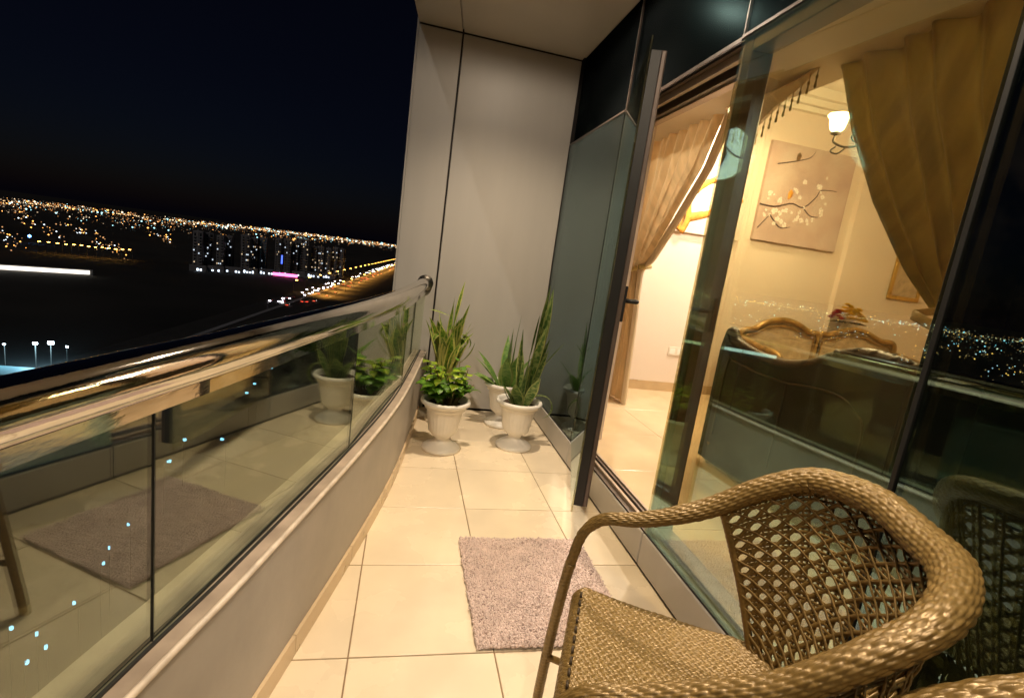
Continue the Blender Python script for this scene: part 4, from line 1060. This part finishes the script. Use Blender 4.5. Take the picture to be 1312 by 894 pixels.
# long floodlit strip at the left and floodlit yard below it
c = pol(-34, 505)
t = thing('floodlit_wall', 'long white floodlit wall on the left edge of the field', 'wall', (c.x, c.y, ZG)); del t['_b']; t.rotation_euler.z = R(33)
link('wall', MB().box(-60, .2, 0, 52, 1.2, 4.2).mesh('wall'), M['tower_b'], t)
link('floodlit_face', MB().box(-60, -.2, .6, 50, .199, 3.4).mesh('floodlit_face'), M['strip'], t)  # floodlighting on the wall put in as a glowing face
for k, (b, d, hgt) in enumerate(((-31.95, 258, 9), (-30.98, 258, 9), (-29.93, 252, 8), (-33.81, 258, 8))):
    d *= .85; c = pol(b, d); hgt = 8.8
    t = thing('floodlight_mast', ('blue white floodlight mast, left of the bright pair in the yard', 'brightest blue white floodlight mast in the yard', 'small floodlight mast at the right end of the yard', 'small floodlight mast at the left frame edge')[k], 'floodlight', (c.x, c.y, ZG)); del t['_b']
    link('pole', MB().tube([(0, 0, 0), (0, 0, hgt)], .15, 8).mesh('pole'), M['bronze'], t)
    s_ = (.55, .7, .32, .3)[k]
    link('lamp_head', MB().box(-s_, -s_*.4, hgt, s_, s_*.4, hgt+s_*1.3).mesh('lamp_head'), M['flood'], t)
    if k < 2:
        L = bpy.data.lights.new('flood_glow', 'POINT'); L.energy = 9000; L.color = (.35, .75, 1); L.shadow_soft_size = .6
        lo = bpy.data.objects.new('flood_glow', L); COL.objects.link(lo); lo.parent = t; lo.location = (0, -3, hgt+1)
c = pol(-33.2, 203); t = thing('yard_shed', 'small teal lit shed in the floodlit yard', 'shed', (c.x, c.y, ZG)); del t['_b']
link('wall', MB().box(-7, -4, 0, 7, 4, 4).mesh('wall'), pm('teal_cladding', (.15, .45, .45), .6), t)
link('roof', MB().box(-7.4, -4.4, 4.001, 7.4, 4.4, 4.4).mesh('roof'), pm('pale_roof', (.35, .5, .5), .6), t)

# far city: uncountable points of light
def lights(name, label, mat, n, fn, seed):
    r_ = random.Random(seed); mb = MB()
    for _ in range(n):
        q = fn(r_)
        if q is None: continue
        b, d, hgt, sz = q; p = pol(b, d)
        mb.octa((p.x, p.y, ZG+hgt), sz, .8)
    o = mb.build(name, mat, None, False, 'stuff'); tag(o, label, 'lights'); return o
def far(r_):
    b = r_.uniform(-160, 12); dmax = interp(b, [-160, -34, -22, 0, 12], [3300, 3200, 3900, 8500, 9000])
    d = dmax*(1-.62*r_.random()**1.5); d = max(d, 1150)
    # patchy quarters
    k = math.sin(b*1.7+d*.004)+math.sin(b*.63-d*.0021+2)
    if k < -.1 and r_.random() < .9: return None
    return b, d, r_.uniform(2, 22), d*r_.choice((.00045, .00045, .0006, .0006, .0008, .001, .0015))
def midd(r_):
    b = r_.uniform(-160, -22.5); d = r_.uniform(620, 1250)
    k = math.sin(b*2.1+d*.011)+math.sin(b*.8+d*.006)
    if k < .25: return None
    return b, d, r_.uniform(4, 12), d*r_.choice((.0006, .0009, .0012))
def ribbon(r_):
    t_ = r_.random(); b = lerp(-160, 8, t_); d = interp(b, [-160, -34, -22, 0, 12], [2900, 2800, 3500, 7200, 8000])*r_.uniform(.97, 1.03)
    return b, d, 8, d*.0008
def dim(fn, k):
    def g(r_):
        q = fn(r_)
        return q and (q[0], q[1], q[2], q[3]*k)
    return g
cols = [('amber_city_lights', 'bright amber points of light spread over the far city', (1, .42, .10), 4.5, 1400, far, 31),
        ('faint_amber_lights', 'faint amber points of light spread over the far city', (1, .40, .12), .8, 8000, dim(far, .75), 41),
        ('white_city_lights', 'warm white points of light spread over the far city', (1, .80, .52), 3.6, 800, far, 32),
        ('faint_white_lights', 'faint warm points of light spread over the far city', (1, .72, .45), .6, 6500, dim(far, .8), 42),
        ('cyan_city_lights', 'pale cyan points of light spread over the far city', (.45, .92, 1), 2.6, 2000, far, 33),
        ('boulevard_lights', 'dense ribbon of lights along a far boulevard', (1, .66, .30), 2.2, 900, ribbon, 34),
        ('nearer_amber_lights', 'scattered amber lights of the nearer district at left', (1, .42, .08), 5, 900, midd, 35),
        ('nearer_faint_lights', 'faint scattered amber lights of the nearer district at left', (1, .5, .2), 1.0, 2600, midd, 45),
        ('nearer_white_lights', 'scattered white lights of the nearer district at left', (.8, .92, 1), 3, 1000, midd, 36)]
for (nm, lab, cc, st_, n, fn, sd_) in cols: lights(nm, lab, em(nm, cc, st_), n, fn, sd_)
bl = thing('blue_beacon', 'single vivid blue light among the amber lights at left', 'light', tuple(pol(-32.06, 790)+Vector((0, 0, ZG)))); del bl['_b']
link('lamp_head', MB().octa((0, 0, 8), 1.9).mesh('lamp_head'), em('blue_beacon', (.12, .35, 1), 14), bl); link('pole', MB().tube([(0, 0, 0), (0, 0, 6.5)], .2, 6).mesh('pole'), M['bronze'], bl)
# row of street lamps on the road behind the field, and lamps in the lot far below the balcony
for k in range(13):
    p = pol(-31.6+.52*k, 672+4*math.sin(k*1.7)); o = link('street_lamp', lm, None); o.location = (p.x, p.y, ZG); o.rotation_euler.z = R(90-20*k)
    tag(o, 'amber street lamp in the row along the road behind the dark field', 'street lamp', 'street lamps behind the field')
lmw = lm.copy(); lmw.materials[1] = em('cool_lamp', (.25, .65, 1), 2.5)
rz_ = random.Random(77)
lots = [(-31.9, 63), (-32.6, 65), (-33.5, 61), (-27.2, 80), (-27.9, 76), (-25.5, 85), (-29.6, 69), (-14.7, 159), (-13.6, 177), (-15.4, 150), (-17.4, 116), (-21.2, 118), (-22.8, 107), (-34.4, 68)]
for (b_, d_) in lots:
    p = pol(b_, d_); o = link('lot_lamp', lmw, None); o.location = (p.x, p.y, ZG); o.rotation_euler.z = rz_.uniform(0, 6.28); o.scale = (.34, .34, 1) if d_ > 100 else (.15, .15, 1)
    tag(o, 'cool white lamp in the dark lot far below the balcony, seen through the balustrade', 'street lamp', 'lamps in the lot below')
for o in bpy.data.objects:
    if '_b' in o: del o['_b']
